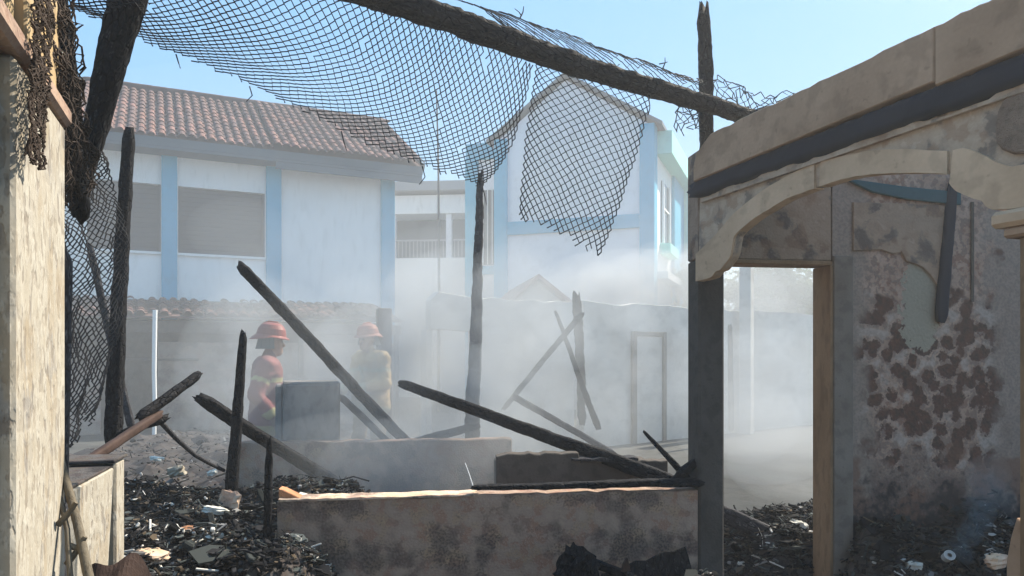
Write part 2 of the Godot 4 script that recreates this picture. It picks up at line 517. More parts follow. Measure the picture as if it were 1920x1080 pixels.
# ------------------------------------------------------------------ figures: tapered capsules joined smoothly and meshed as surface nets
func nets(st: SurfaceTool, bones: Array, cell: float, k: float, base: int) -> int:
	var lo := Vector3(1e9, 1e9, 1e9)
	var hi := -lo
	for b in bones:
		var r := maxf(b[2], b[3]) + cell * 2.0 + k
		for p in [b[0], b[1]]:
			lo = lo.min(p - Vector3(r, r, r))
			hi = hi.max(p + Vector3(r, r, r))
	var n := Vector3i(((hi - lo) / cell).ceil()) + Vector3i.ONE
	var f := PackedFloat32Array()
	f.resize(n.x * n.y * n.z)
	f.fill(1.0)
	var who := PackedInt32Array()
	who.resize(f.size())
	var best := f.duplicate()
	for bi in bones.size():
		var a: Vector3 = bones[bi][0]
		var ab: Vector3 = bones[bi][1] - a
		var ra: float = bones[bi][2]
		var rb: float = bones[bi][3]
		var len2 := maxf(ab.length_squared(), 1e-9)
		var r := maxf(ra, rb) + k + cell * 2.0
		var l := Vector3i(((a.min(a + ab) - Vector3(r, r, r) - lo) / cell).floor()).clamp(Vector3i.ZERO, n - Vector3i.ONE)
		var u := Vector3i(((a.max(a + ab) + Vector3(r, r, r) - lo) / cell).ceil()).clamp(Vector3i.ZERO, n - Vector3i.ONE)
		for z in range(l.z, u.z + 1):
			for y in range(l.y, u.y + 1):
				for x in range(l.x, u.x + 1):
					var p := lo + Vector3(x, y, z) * cell
					var t := clampf((p - a).dot(ab) / len2, 0.0, 1.0)
					var d := p.distance_to(a + ab * t) - lerpf(ra, rb, t)
					var i := (z * n.y + y) * n.x + x
					if d < best[i]:
						best[i] = d
						who[i] = bi
					var h := maxf(k - absf(f[i] - d), 0.0) / k
					f[i] = minf(f[i], d) - h * h * k * 0.25
	if cell > 0.01:        # folds of the cloth
		var fo := noise(77, 5.0, FastNoiseLite.TYPE_SIMPLEX_SMOOTH, 2)
		for z in n.z:
			for y in n.y:
				for x in n.x:
					var i := (z * n.y + y) * n.x + x
					if absf(f[i]) < 0.05: f[i] += 0.014 * fo.get_noise_3d(lo.x + x * cell + 0.4 * (lo.y + y * cell), (lo.y + y * cell) * 1.7, lo.z + z * cell)
	var id := PackedInt32Array()
	id.resize(f.size())
	id.fill(-1)
	var count := base
	var sx := 1
	var sy := n.x
	var sz := n.x * n.y
	var offs := [0, sx, sy, sx + sy, sz, sx + sz, sy + sz, sx + sy + sz]
	var cor := [Vector3(0, 0, 0), Vector3(1, 0, 0), Vector3(0, 1, 0), Vector3(1, 1, 0), Vector3(0, 0, 1), Vector3(1, 0, 1), Vector3(0, 1, 1), Vector3(1, 1, 1)]
	var eds := [[0, 1], [2, 3], [4, 5], [6, 7], [0, 2], [1, 3], [4, 6], [5, 7], [0, 4], [1, 5], [2, 6], [3, 7]]
	for z in n.z - 1:
		for y in n.y - 1:
			for x in n.x - 1:
				var i := (z * n.y + y) * n.x + x
				var neg := 0
				for o in offs:
					if f[i + o] < 0.0: neg += 1
				if neg == 0 or neg == 8: continue
				var s := Vector3.ZERO
				var c := 0
				for e in eds:
					var fa := f[i + offs[e[0]]]
					var fb := f[i + offs[e[1]]]
					if (fa < 0.0) != (fb < 0.0):
						s += cor[e[0]].lerp(cor[e[1]], fa / (fa - fb))
						c += 1
				var p := lo + (Vector3(x, y, z) + s / c) * cell
				var b: Array = bones[who[i]]
				var col: Color = b[4]
				if b.size() > 5:
					var ab: Vector3 = b[1] - b[0]
					var t: float = (p - b[0]).dot(ab) / maxf(ab.length_squared(), 1e-9)
					for band in b[5]:
						if t >= band[0] and t <= band[1]: col = band[2]
				st.set_color(col)
				st.add_vertex(p)
				id[i] = count
				count += 1
	for z in range(1, n.z - 1):
		for y in range(1, n.y - 1):
			for x in range(1, n.x - 1):
				var i := (z * n.y + y) * n.x + x
				for e in [[sx, sy, sz], [sy, sz, sx], [sz, sx, sy]]:
					var a := f[i]
					var b := f[i + e[0]]
					if (a < 0.0) == (b < 0.0): continue
					var q := [id[i], id[i - e[1]], id[i - e[1] - e[2]], id[i - e[2]]]
					if q.min() < 0: continue
					for w in ([0, 2, 1, 0, 3, 2] if a < 0.0 else [0, 1, 2, 0, 2, 3]): st.add_index(q[w])
	return count

func hand_bones(wrist: Vector3, fwd: Vector3, palm_out: Vector3, thumb_side: Vector3, col: Color) -> Array:
	var out := []
	var tip := wrist + fwd * 0.095
	for k in 4:
		var off := thumb_side * (0.030 - 0.020 * k)
		out.append([wrist + off * 0.5 + fwd * 0.015, tip + off - fwd * 0.01, 0.016, 0.014, col])
		var l: float = [0.068, 0.076, 0.070, 0.055][k]
		var m := tip + off * 1.1 + fwd * l * 0.45 + palm_out * 0.010
		out.append([tip + off, m, 0.0105, 0.0095, col])
		out.append([m, m + fwd * l * 0.32 + palm_out * l * 0.42, 0.0095, 0.0085, col])
	var tb := wrist + fwd * 0.03 + thumb_side * 0.03
	var tm := tb + fwd * 0.035 + thumb_side * 0.028 + palm_out * 0.012
	out.append([wrist + fwd * 0.02, tb, 0.014, 0.014, col])
	out.append([tb, tm, 0.0135, 0.012, col])
	out.append([tm, tm + fwd * 0.030 + palm_out * 0.014, 0.011, 0.0095, col])
	return out

func firefighter(label: String, place: Transform3D, jacket: Color, trim: Color, helmet: Color, near_arm: Array, far_arm: Array) -> Node3D:
	var root := thing("person", label, "person", place, "firefighters in the smoke")
	var skin := Color(0.30, 0.17, 0.11)
	var pants := jacket * 0.55
	var glove := Color(0.16, 0.10, 0.07)
	var hem := [[-0.6, -0.08, trim]]
	var bones := []
	for s in [-1.0, 1.0]:
		bones.append([Vector3(0, 0.88, 0.10 * s), Vector3(0.0, 1.14, 0.095 * s), 0.165, 0.145, jacket, hem])
		bones.append([Vector3(0, 1.14, 0.095 * s), Vector3(0.0, 1.36, 0.11 * s), 0.145, 0.135, jacket, [[0.55, 0.72, trim]]])
		bones.append([Vector3(-0.01, 1.40, 0.08 * s), Vector3(-0.01, 1.415, 0.18 * s), 0.085, 0.082, jacket])
		var knee := Vector3(0.03 + 0.05 * s, 0.50, 0.11 * s)
		var foot := Vector3(-0.02 + 0.06 * s, 0.10, 0.12 * s)
		bones.append([Vector3(0, 0.88, 0.095 * s), knee, 0.115, 0.078, pants])
		bones.append([knee, foot, 0.078, 0.058, pants, [[0.72, 0.88, trim]]])
		bones.append([foot, foot + Vector3(0.15, -0.05, 0.01 * s), 0.058, 0.046, Color(0.02, 0.02, 0.02)])
		var arm: Array = near_arm if s > 0 else far_arm
		var sh := Vector3(-0.01, 1.40, 0.19 * s)
		bones.append([sh, arm[0], 0.088, 0.072, jacket * 1.25, [[0.45, 0.6, trim]]])  # sleeve colour lightened in place of shading, to part arm from coat
		bones.append([arm[0], arm[1], 0.072, 0.056, jacket * 1.25, [[0.86, 1.2, trim]]])
	bones.append([Vector3(0.0, 1.42, 0), Vector3(0.035, 1.55, 0), 0.072, 0.060, jacket * 0.8])
	var st := new_st()
	var n := nets(st, bones, 0.014, 0.028, 0)
	var hc := Vector3(0.05, 1.62, 0)
	var head := [
		[hc + Vector3(-0.015, 0.03, 0), hc + Vector3(-0.005, 0.035, 0), 0.092, 0.090, skin],
		[hc + Vector3(0.02, -0.02, 0.018), hc + Vector3(0.05, -0.085, 0.0), 0.066, 0.040, skin],
		[hc + Vector3(0.02, -0.02, -0.018), hc + Vector3(0.05, -0.085, 0.0), 0.066, 0.040, skin],
		[hc + Vector3(0.085, 0.0, 0), hc + Vector3(0.104, -0.030, 0), 0.010, 0.015, skin],
		[hc + Vector3(0.080, 0.022, 0.035), hc + Vector3(0.080, 0.022, -0.035), 0.013, 0.013, skin * 0.8],
		[hc + Vector3(0.076, -0.058, 0.018), hc + Vector3(0.076, -0.058, -0.018), 0.011, 0.011, Color(0.22, 0.09, 0.07)],
		[hc + Vector3(0.074, 0.004, 0.03), hc + Vector3(0.075, 0.004, 0.033), 0.012, 0.012, Color(0.03, 0.02, 0.02)],
		[hc + Vector3(0.074, 0.004, -0.03), hc + Vector3(0.075, 0.004, -0.033), 0.012, 0.012, Color(0.03, 0.02, 0.02)],
		[hc + Vector3(-0.005, 0.01, 0.088), hc + Vector3(-0.008, -0.03, 0.084), 0.017, 0.012, skin],
		[hc + Vector3(-0.005, 0.01, -0.088), hc + Vector3(-0.008, -0.03, -0.084), 0.017, 0.012, skin],
		[hc + Vector3(0.0, -0.06, 0), Vector3(0.03, 1.50, 0), 0.055, 0.058, skin],
	]
	n = nets(st, head, 0.007, 0.02, n)
	for a in [near_arm, far_arm]:
		var fwd: Vector3 = (a[1] - a[0]).normalized()
		var side: Vector3 = Vector3(1, 0, 0) - fwd * fwd.x
		side = (side.normalized() if side.length() > 0.2 else Vector3.UP)
		n = nets(st, hand_bones(a[1] + fwd * 0.02, fwd, side.cross(fwd) * (1.0 if a == near_arm else -1.0) * -1.0, side, glove), 0.005, 0.008, n)
	st.generate_normals()
	var vm := StandardMaterial3D.new()
	vm.vertex_color_use_as_albedo = true
	vm.roughness = 0.85
	part(root, "body", st.commit(), vm)
	# helmet: a dome with a brim that dips behind, a comb along the top, and a dark cloth over the neck
	var hm := plain(helmet.r, helmet.g, helmet.b, 0.35)
	var hs := new_st()
	var prof := [[0.0, 0.135], [0.05, 0.130], [0.09, 0.108], [0.112, 0.070], [0.120, 0.030], [0.122, 0.012], [0.150, -0.006], [0.152, -0.014], [0.118, -0.004]]
	for i in prof.size() - 1:
		for j in 28:
			var q := []
			for e in [[i, j], [i, j + 1], [i + 1, j + 1], [i + 1, j]]:
				var w: float = TAU * e[1] / 28.0
				var r: float = prof[e[0]][0]
				var y: float = prof[e[0]][1]
				var back := maxf(0.0, -cos(w))
				var ext := 1.12 + (0.16 * back if e[0] >= 6 else 0.0)
				q.append(Vector3(cos(w) * r * ext, y - (0.035 * back if e[0] >= 6 else 0.0), sin(w) * r * 0.98))
			quad(hs, q[0], q[1], q[2], q[3], (q[0] + q[2]) * 0.5 + Vector3(0, 0.02, 0) if i < 6 else Vector3(0, -1, 0) if i == 7 else Vector3(0, 1, 0))
	var h := part(root, "helmet", hs.commit(), hm, hc + Vector3(-0.01, 0.055, 0), Basis(Vector3.BACK, -0.12))
	part(h, "comb", prism(PackedVector2Array([Vector2(-0.12, 0.06), Vector2(0.12, 0.06), Vector2(0.09, 0.118), Vector2(0.04, 0.148), Vector2(-0.04, 0.148), Vector2(-0.09, 0.118)]), -0.009, 0.009, 0.003), hm)
	var fs := new_st()
	for j in 12:
		for i in 5:
			var q := []
			for e in [[i, j], [i, j + 1], [i + 1, j + 1], [i + 1, j]]:
				var w: float = PI + (e[1] / 12.0 - 0.5) * 3.4
				var t: float = e[0] / 5.0
				var r: float = 0.118 + 0.028 * t + 0.006 * sin(w * 9.0) * t
				q.append(Vector3(cos(w) * r, -t * 0.115, sin(w) * r))
			quad(fs, q[0], q[1], q[2], q[3], Vector3(q[0].x, 0, q[0].z))
	part(root, "neck_cloth", fs.commit(), plain(0.05, 0.06, 0.055), hc + Vector3(-0.005, 0.055, 0))
	# breathing-set strap across the chest
	var sp := PackedVector3Array()
	for i in 9:
		var t := i / 8.0
		sp.append(Vector3(0.135 * sin(PI * (0.15 + 0.7 * t)) - 0.01, 1.46 - t * 0.42, 0.12 - t * 0.20))
	part(root, "strap", tube(sp, 0.014, -1, 5), plain(trim.r * 0.8, trim.g * 0.8, trim.b * 0.8))
	return root

# ------------------------------------------------------------------ roof tiles
func tile_mesh(w: float, l: float) -> ArrayMesh:   # a barrel tile: crown over x, running from y 0 (lower lip) to y l
	var st := new_st()
	var prof := []
	for i in 7:
		var a := PI * i / 6.0
		prof.append(Vector2(-cos(a) * w * 0.36 - w * 0.1, sin(a) * w * 0.30))
	prof.append(Vector2(w * 0.5, -0.004))
	for i in prof.size() - 1:
		var a: Vector2 = prof[i]
		var b: Vector2 = prof[i + 1]
		var o := Vector3(-(b - a).y, 0, (b - a).x)
		quad(st, Vector3(a.x, 0, a.y + 0.024), Vector3(b.x, 0, b.y + 0.024), Vector3(b.x, l, b.y), Vector3(a.x, l, a.y), o)
		quad(st, Vector3(a.x, 0, a.y + 0.024), Vector3(b.x, 0, b.y + 0.024), Vector3(b.x, 0, b.y + 0.004), Vector3(a.x, 0, a.y + 0.004), Vector3.DOWN)
	return st.commit()

func tiled(roof: Node3D, cols: int, rows: int, w: float, l: float, pick: Callable) -> void:   # lies in the roof's own x (along), y (up the slope)
	var mesh := tile_mesh(w, l * 1.12)
	var left := []
	var made := 0
	for r in rows:
		for c in cols:
			var o: Vector3 = pick.call(c, r)
			if o.x < -90.0: continue
			var b := Basis.from_euler(Vector3(rng.randf_range(-0.02, 0.02), rng.randf_range(-0.03, 0.03), rng.randf_range(-0.02, 0.02)))
			var p := Vector3((c + 0.5) * w, r * l, 0.0) + o
			if made < 300:
				part(roof, "roof_tile", mesh, M["tile%d" % (rng.randi() % 4)], p, b)
				made += 1
			else:
				left.append(Transform3D(b, p))
	if left.size():
		var mm := MultiMesh.new()
		mm.transform_format = MultiMesh.TRANSFORM_3D
		mm.mesh = mesh
		mm.instance_count = left.size()
		for i in left.size(): mm.set_instance_transform(i, left[i])
		var o := MultiMeshInstance3D.new()
		o.name = "roof_tile"
		o.multimesh = mm
		o.material_override = M.tile1
		roof.add_child(o, true)
		o.set_meta("kind", "stuff")

# ------------------------------------------------------------------ the place
func _ready() -> void:
	rng.seed = 4711
	# camera: level, lens shifted up
	var cam := Camera3D.new()
	cam.name = "camera"
	add_child(cam)
	cam.projection = Camera3D.PROJECTION_FRUSTUM
	cam.near = 0.05
	cam.far = 900.0
	cam.size = 0.05 * 1080.0 / 1400.0
	cam.frustum_offset = Vector2(0, 0.05 * 120.0 / 1400.0)
	cam.position = Vector3(0, EYE, 0)
	cam.current = true
	# sky, haze, exposure
	var sky := ProceduralSkyMaterial.new()
	sky.sky_top_color = Color(0.355, 0.53, 0.69)
	sky.sky_horizon_color = Color(0.565, 0.67, 0.717)
	sky.sky_curve = 0.15
	sky.sky_energy_multiplier = 1.0
	sky.ground_bottom_color = Color(0.42, 0.42, 0.42)
	sky.ground_horizon_color = Color(0.70, 0.76, 0.80)
	sky.sun_angle_max = 50.0
	sky.sun_curve = 0.25
	var env := Environment.new()
	env.background_mode = Environment.BG_SKY
	env.sky = Sky.new()
	env.sky.sky_material = sky
	env.tonemap_mode = Environment.TONE_MAPPER_LINEAR
	env.tonemap_exposure = 2.4
	env.volumetric_fog_enabled = true      # haze drifting through the whole place, brighter towards the sun
	env.volumetric_fog_density = 0.006
	env.volumetric_fog_anisotropy = 0.4
	env.volumetric_fog_albedo = Color(0.97, 0.985, 1.0)
	env.sdfgi_enabled = true
	env.ssao_enabled = true
	env.ssil_enabled = true
	var we := WorldEnvironment.new()
	we.name = "world"
	we.environment = env
	add_child(we)
	# sun: ahead and to the right, so that the place is seen against the light
	var sun := DirectionalLight3D.new()
	sun.name = "sun"
	add_child(sun)
	sun.look_at_from_position(Vector3.ZERO, -Vector3(0.52, 0.70, -0.49))
	sun.light_energy = 1.6
	sun.light_color = Color(1.0, 0.955, 0.88)
	sun.light_angular_distance = 0.55
	sun.shadow_enabled = true

	make_materials()
	ground()
	school()
	far_block()
	gable_block()
	courtyard_wall()
	small_house()
	tree()
	facade()
	arch_wall()
	left_walls()
	yard_things()
	timbers()
	nets_of_wire()
	var red := firefighter("firefighter in a red coat and orange helmet facing the grey cabinet", Transform3D(Basis(Vector3.UP, 0.35), Vector3(-2.30, 0.07, -7.0)), Color(0.14, 0.032, 0.034), Color(0.30, 0.28, 0.12), Color(0.23, 0.062, 0.048),
		[Vector3(-0.10, 1.15, 0.25), Vector3(0.02, 0.97, 0.27)], [Vector3(0.10, 1.18, -0.26), Vector3(0.32, 1.08, -0.16)])
	red.set_meta("group", "firefighters in the smoke")
	firefighter("firefighter in a yellow coat half hidden by white smoke", Transform3D(Basis(Vector3.UP, -2.2), Vector3(-1.63, 0.12, -8.6)), Color(0.52, 0.37, 0.19), Color(0.50, 0.46, 0.30), Color(0.42, 0.19, 0.14),
		[Vector3(0.02, 1.13, 0.27), Vector3(0.24, 1.05, 0.20)], [Vector3(0.04, 1.13, -0.27), Vector3(0.26, 1.08, -0.14)])
	rubble()
	smoke()

# height of the rubble over the yard
var hum := FastNoiseLite.new()
func heap(x: float, z: float) -> float:
	var d := -z
	var h := 0.0
	h += 0.62 * smoothstep(-0.55, -1.15, x) * smoothstep(6.4, 5.2, d) * smoothstep(1.6, 2.6, d)
	h += 0.42 * smoothstep(1.15, 1.6, x) * smoothstep(6.6, 5.4, d) * smoothstep(4.3, 4.8, d)
	h += 0.53 * smoothstep(1.72, 2.1, x) * smoothstep(3.2, 4.2, d) * smoothstep(4.75, 4.5, d)
	h += 0.40 * smoothstep(2.9, 3.9, d) * smoothstep(4.4, 4.1, d) * smoothstep(0.0, 0.9, x) * smoothstep(1.6, 1.0, x)
	h += 0.25 * smoothstep(6.2, 8.0, d) * smoothstep(14.5, 12.0, d) * smoothstep(0.4, -1.5, x)
	if h > 0.01: h += hum.get_noise_2d(x * 1.3, z * 1.3) * 0.16 * minf(1.0, h * 3.0)
	return maxf(0.0, h)

func ground() -> void:
	hum.seed = 9
	hum.frequency = 1.1
	hum.fractal_octaves = 3
	var st := new_st()
	quad(st, Vector3(-150, 0, 40), Vector3(150, 0, 40), Vector3(150, 0, -260), Vector3(-150, 0, -260), Vector3.UP)
	tag(part(self, "ground", st.commit(), M.ground), "grey bare ground of the burnt yard", "ground", "", "structure")

func school() -> void:
	var s := thing("school_building", "white two storey building with sky blue pillars and a brown tiled roof", "building", frame(Vector3(-8.64, 0, -15.5), Vector3(0.9, 0, -0.437)))
	var z := -0.6
	# wall with two window openings
	var st := new_st()
	var holes := [[-0.2, 1.23], [1.58, 3.44]]
	add_box(st, Vector3(-4.0, 0, z - 0.25), Vector3(6.5, 3.82, z), 0.0)
	add_box(st, Vector3(-4.0, 5.32, z - 0.25), Vector3(6.5, 6.05, z), 0.0)
	var x0 := -4.0
	for h in holes + [[6.5, 6.5]]:
		add_box(st, Vector3(x0, 3.82, z - 0.25), Vector3(h[0], 5.32, z), 0.0)
		x0 = h[1]
	add_box(st, Vector3(6.25, 0, z - 7.0), Vector3(6.5, 6.05, z - 0.252), 0.0)
	add_box(st, Vector3(-4.0, 0, z - 7.0), Vector3(6.25, 6.05, z - 6.8), 0.0)
	part(s, "wall", st.commit(), M.white)
	var g := new_st()
	add_prism(g, PackedVector2Array([Vector2(-0.6, 6.05), Vector2(-7.6, 6.05), Vector2(-4.0, 8.1)]), -0.1, 0.1)
	part(s, "gable_wall", g.commit(), M.white, Vector3(6.38, 0, 0), Basis(Vector3.UP, -PI / 2) * Basis.FLIP_X * Basis.FLIP_X)
	for h in holes:
		var w := part(s, "window", box(Vector3(h[0], 3.82, z - 0.24), Vector3(h[1], 5.32, z - 0.19), 0.0), M.dim)
		var n := 14
		for i in n:
			part(w, "slat", box(Vector3(h[0] + 0.05, -0.055, -0.006), Vector3(h[1] - 0.05, 0.055, 0.006), 0.002), M.slat, Vector3(0, 3.82 + (i + 0.5) * 1.5 / n, z - 0.12), Basis(Vector3.RIGHT, -0.22))
		for xx in [h[0] + 0.025, h[1] - 0.025]:
			part(w, "frame", box(Vector3(xx - 0.03, 3.82, z - 0.19), Vector3(xx + 0.03, 5.32, z - 0.03), 0.004), M.slat)
		part(s, "window_sill", box(Vector3(h[0] - 0.05, 3.76, z - 0.1), Vector3(h[1] + 0.05, 3.818, z + 0.06)), M.white)
	for p in [[1.24, 1.56], [3.46, 3.80], [6.22, 6.56]]:
		part(s, "pillar", box(Vector3(p[0], 0, z + 0.002), Vector3(p[1], 5.95, z + 0.13), 0.01), M.blue)
	part(s, "pillar", box(Vector3(6.502, 0, z - 0.32), Vector3(6.57, 5.95, z + 0.0), 0.01), M.blue)
	# eave: soffit boards under the tiles
	part(s, "soffit", box(Vector3(-4.0, 5.96, -0.62), Vector3(7.12, 6.02, 0.0)), M.soffit)
	part(s, "fascia", box(Vector3(-4.0, 6.025, -0.05), Vector3(7.14, 6.22, -0.012)), M.soffit)
	part(s, "beam", box(Vector3(3.6, 5.80, -0.05), Vector3(7.12, 5.955, 0.0)), M.soffit)
	# roof: two slopes, the near one of barrel tiles
	var slope := atan2(2.05, 3.6)
	part(s, "roof", prism(PackedVector2Array([Vector2(-0.02, 6.225), Vector2(-3.62, 8.27), Vector2(-7.6, 6.03), Vector2(-7.6, 5.95), Vector2(-3.62, 8.17), Vector2(-0.02, 6.12)]), 0.0, 11.1), M.tile3, Vector3(7.14, 0, 0), Basis(Vector3(0, 0, 1), Vector3.UP, Vector3(-1, 0, 0)))
	var field := Node3D.new()
	field.name = "tiled_slope"
	s.add_child(field, true)
	field.transform = Transform3D(Basis(Vector3(1, 0, 0), Vector3(0, sin(slope), -cos(slope)), Vector3(0, cos(slope), sin(slope))), Vector3(-0.44, 6.25, 0.04))
	tiled(field, 38, 12, 0.2, 0.345, func(c, r): return Vector3(0, (0.03 if c < 20 else -0.02), (-0.02 if c < 20 else 0.05) + 0.02 * sin(c * 0.7)))
	part(s, "ridge_cap", charred(7.7, 0.24, 0.18, 3, 0.25, 1.0, 1.0), M.tile3, Vector3(-0.5, 8.33, -3.62), Basis(Vector3.BACK, -PI / 2))
	part(s, "verge_board", box(Vector3(0, -0.09, -0.02), Vector3(4.12, 0.07, 0.02)), M.soffit, Vector3(7.165, 6.2, 0.0), Basis(Vector3(0, sin(slope), -cos(slope)), Vector3(0, cos(slope), sin(slope)), Vector3(1, 0, 0)))
	# lower lean-to in front
	var l := thing("lean_to", "tiled lean-to roof over a dark open front below the white building", "lean-to", s.transform)
	var sl := atan2(0.42, 2.1)
	var f2 := part(l, "roof", box(Vector3(-1.6, -0.1, -0.05), Vector3(6.1, 2.2, -0.01), 0.0), M.tile3, Vector3(0, 2.33, 1.6), Basis(Vector3(1, 0, 0), Vector3(0, sin(sl), -cos(sl)), Vector3(0, cos(sl), sin(sl))))
	var gone := RandomNumberGenerator.new()
	gone.seed = 8
	tiled(f2, 36, 7, 0.21, 0.31, func(c, r):
		if gone.randf() < 0.10: return Vector3(-99, 0, 0)
		return Vector3(-1.55, -0.1 + gone.randf_range(-0.02, 0.02), gone.randf_range(0.0, 0.02)))
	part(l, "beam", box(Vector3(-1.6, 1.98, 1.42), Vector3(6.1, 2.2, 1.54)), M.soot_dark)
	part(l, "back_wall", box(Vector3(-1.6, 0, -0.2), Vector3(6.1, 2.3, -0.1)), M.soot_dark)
	part(l, "wall_panel", box(Vector3(1.15, 0, 1.15), Vector3(6.1, 1.80, 1.24)), M.soot_far)
	part(l, "wall_panel", box(Vector3(-1.6, 0, 1.15), Vector3(0.15, 1.25, 1.24)), M.soot_far)
	part(l, "shelf", box(Vector3(0.2, 1.42, 0.9), Vector3(1.9, 1.47, 1.3)), M.soot_dark)
	for x in [1.1, 3.9, 6.0]:
		part(l, "post", box(Vector3(x - 0.05, 0, 1.40), Vector3(x + 0.05, 1.98, 1.50)), M.char_grey)
	single("drain_pipe", "thin white pipe standing upright in front of the dark lean-to", "pipe", tube(PackedVector3Array([Vector3(0, 0, 0), Vector3(0.01, 0.8, 0), Vector3(0, 1.25, 0), Vector3(0.015, 2.35, 0)]), 0.035, 0.04, 8), M.pvc, Transform3D(Basis(), at(289, 826, 13.3) * Vector3(1, 0, 1)))

func far_block() -> void:
	var t := thing("flat_roofed_block", "distant pale block with a flat roof slab and a shaded railed balcony", "building", frame(Vector3(-6.2, 0, -26.5), Vector3(1, 0, 0.10)))
	part(t, "wall", box(Vector3(0, 0, -4), Vector3(6, 4.9, 0.0), 0.0), M.white)
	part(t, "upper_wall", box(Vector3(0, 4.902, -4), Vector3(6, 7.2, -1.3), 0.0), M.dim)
	part(t, "parapet", box(Vector3(-0.05, 6.45, -1.29), Vector3(6, 7.1, 0.02)), M.white)
	part(t, "roof", box(Vector3(-0.3, 7.2, -4.3), Vector3(6.2, 7.52, 0.35)), M.grey_slab)
	for x in [0.05, 2.0, 4.0, 5.9]:
		part(t, "column", box(Vector3(x - 0.1, 4.902, -0.25), Vector3(x + 0.1, 6.448, -0.05)), M.lilac)
	var r := part(t, "railing", box(Vector3(0, 5.50, -0.14), Vector3(6, 5.56, -0.08)), M.grey_slab)
	for i in 45:
		part(r, "baluster", box(Vector3(-0.014, 4.902, -0.125), Vector3(0.014, 5.498, -0.097), 0.0), M.grey_slab, Vector3(0.07 + i * 0.133, 0, 0))
	part(t, "door", box(Vector3(2.6, 4.91, -1.298), Vector3(3.5, 6.4, -1.25)), M.slat)
	single("antenna_pole", "thin bare pole rising beside the flat roofed block", "pole", tube(PackedVector3Array([Vector3(0, 0, 0), Vector3(0.02, 3, 0), Vector3(0, 6.6, 0), Vector3(-0.05, 8.6, 0)]), 0.045, 0.018, 6), M.char_grey, Transform3D(Basis(), at(822, 0, 20.0) * Vector3(1, 0, 1)))

func gable_block() -> void:
	var t := thing("gabled_building", "tall white gabled building with sky blue corner pillars and cross band", "building", frame(Vector3(-0.46, 0, -21.6), Vector3(0.936, 0, 0.3516)))
	var w := 4.55
	part(t, "wall", prism(PackedVector2Array([Vector2(0, 0), Vector2(w, 0), Vector2(w, 7.65), Vector2(w * 0.46, 9.2), Vector2(0, 7.65)]), -0.25, 0.0), M.lilac)
	for p in [[-0.03, 0.36], [w - 0.37, w + 0.03]]:
		part(t, "pillar", box(Vector3(p[0], 0, -0.4), Vector3(p[1], 7.72, 0.10), 0.01), M.blue)
	part(t, "band", box(Vector3(0.362, 4.95, 0.002), Vector3(w - 0.372, 5.32, 0.085), 0.01), M.blue)
	part(t, "band", box(Vector3(0.362, 2.2, 0.002), Vector3(w - 0.372, 2.5, 0.085), 0.01), M.blue)
	# roof slopes behind the gable, with a thin dark verge
	for s in [0, 1]:
		var a := Vector2(-0.25, 7.62) if s == 0 else Vector2(w + 0.25, 7.62)
		var b := Vector2(w * 0.46, 9.28)
		var q := PackedVector2Array([a, b, b + Vector2(0, 0.10), a + Vector2(0, 0.10)])
		part(t, "roof", prism(q, -15.0, 0.16 + 0.003 * s), M.soffit)
	# long side in the sun
	part(t, "side_wall", box(Vector3(w - 0.25, 0, -14.6), Vector3(w, 7.0, -0.402), 0.0), M.white)
	part(t, "fascia", box(Vector3(w - 0.2, 7.0, -5.2), Vector3(w + 0.42, 7.62, -0.402)), M.green_pale)
	part(t, "fascia", box(Vector3(w - 0.2, 7.0, -14.6), Vector3(w + 0.30, 7.45, -5.9)), M.green_pale)
	part(t, "pillar", box(Vector3(w - 0.1, 0, -5.9), Vector3(w + 0.46, 7.75, -5.2)), M.green_pale)
	for p in [[-5.18, -3.1], [-10.3, -8.1], [-14.5, -12.6]]:
		part(t, "pillar", box(Vector3(w + 0.001, 0, p[0]), Vector3(w + 0.10, 6.99, p[1]), 0.01), M.blue)
	for b in [[-2.3, -1.2], [-7.6, -6.5], [-12.0, -10.9]]:
		for y in [1.2, 4.7]:
			var pane := part(t, "window", box(Vector3(w + 0.002, y, b[0]), Vector3(w + 0.03, y + 1.75, b[1]), 0.004), M.glass)
			part(pane, "frame", box(Vector3(w + 0.031, y - 0.05, b[0] - 0.06), Vector3(w + 0.09, y + 1.8, b[0] + 0.02)), M.white)
			part(pane, "frame", box(Vector3(w + 0.031, y - 0.05, b[1] - 0.02), Vector3(w + 0.09, y + 1.8, b[1] + 0.06)), M.white)
			part(pane, "frame", box(Vector3(w + 0.031, y + 0.95, b[0] + 0.022), Vector3(w + 0.07, y + 1.01, b[1] - 0.022)), M.white)
			part(t, "window_sill", box(Vector3(w + 0.002, y - 0.34, b[0] - 0.25), Vector3(w + 0.30, y - 0.06, b[1] + 0.25)), M.green_pale)
	part(t, "ledge", box(Vector3(w + 0.002, 3.60, -14.5), Vector3(w + 0.32, 3.80, -0.402)), M.white)
	# lower wing set back at the left
	part(t, "wing_wall", box(Vector3(-1.45, 0, -9.0), Vector3(-0.035, 8.0, -1.3), 0.0), M.lilac)
	part(t, "wing_band", box(Vector3(-1.5, 7.55, -1.298), Vector3(-0.04, 8.06, -1.2)), M.blue)
	part(t, "wing_pillar", box(Vector3(-1.52, 0, -1.298), Vector3(-1.10, 7.548, -1.19)), M.blue)
	var ww := part(t, "wing_window", box(Vector3(-0.95, 4.3, -1.298), Vector3(-0.30, 6.6, -1.26)), M.slat)
	for i in 5:
		part(ww, "bar", box(Vector3(-0.95 + i * 0.155, 4.3, -1.258), Vector3(-0.92 + i * 0.155, 6.6, -1.23), 0.0), M.white)
	part(t, "wing_band", box(Vector3(-1.09, 4.0, -1.298), Vector3(-0.04, 4.25, -1.2)), M.blue)

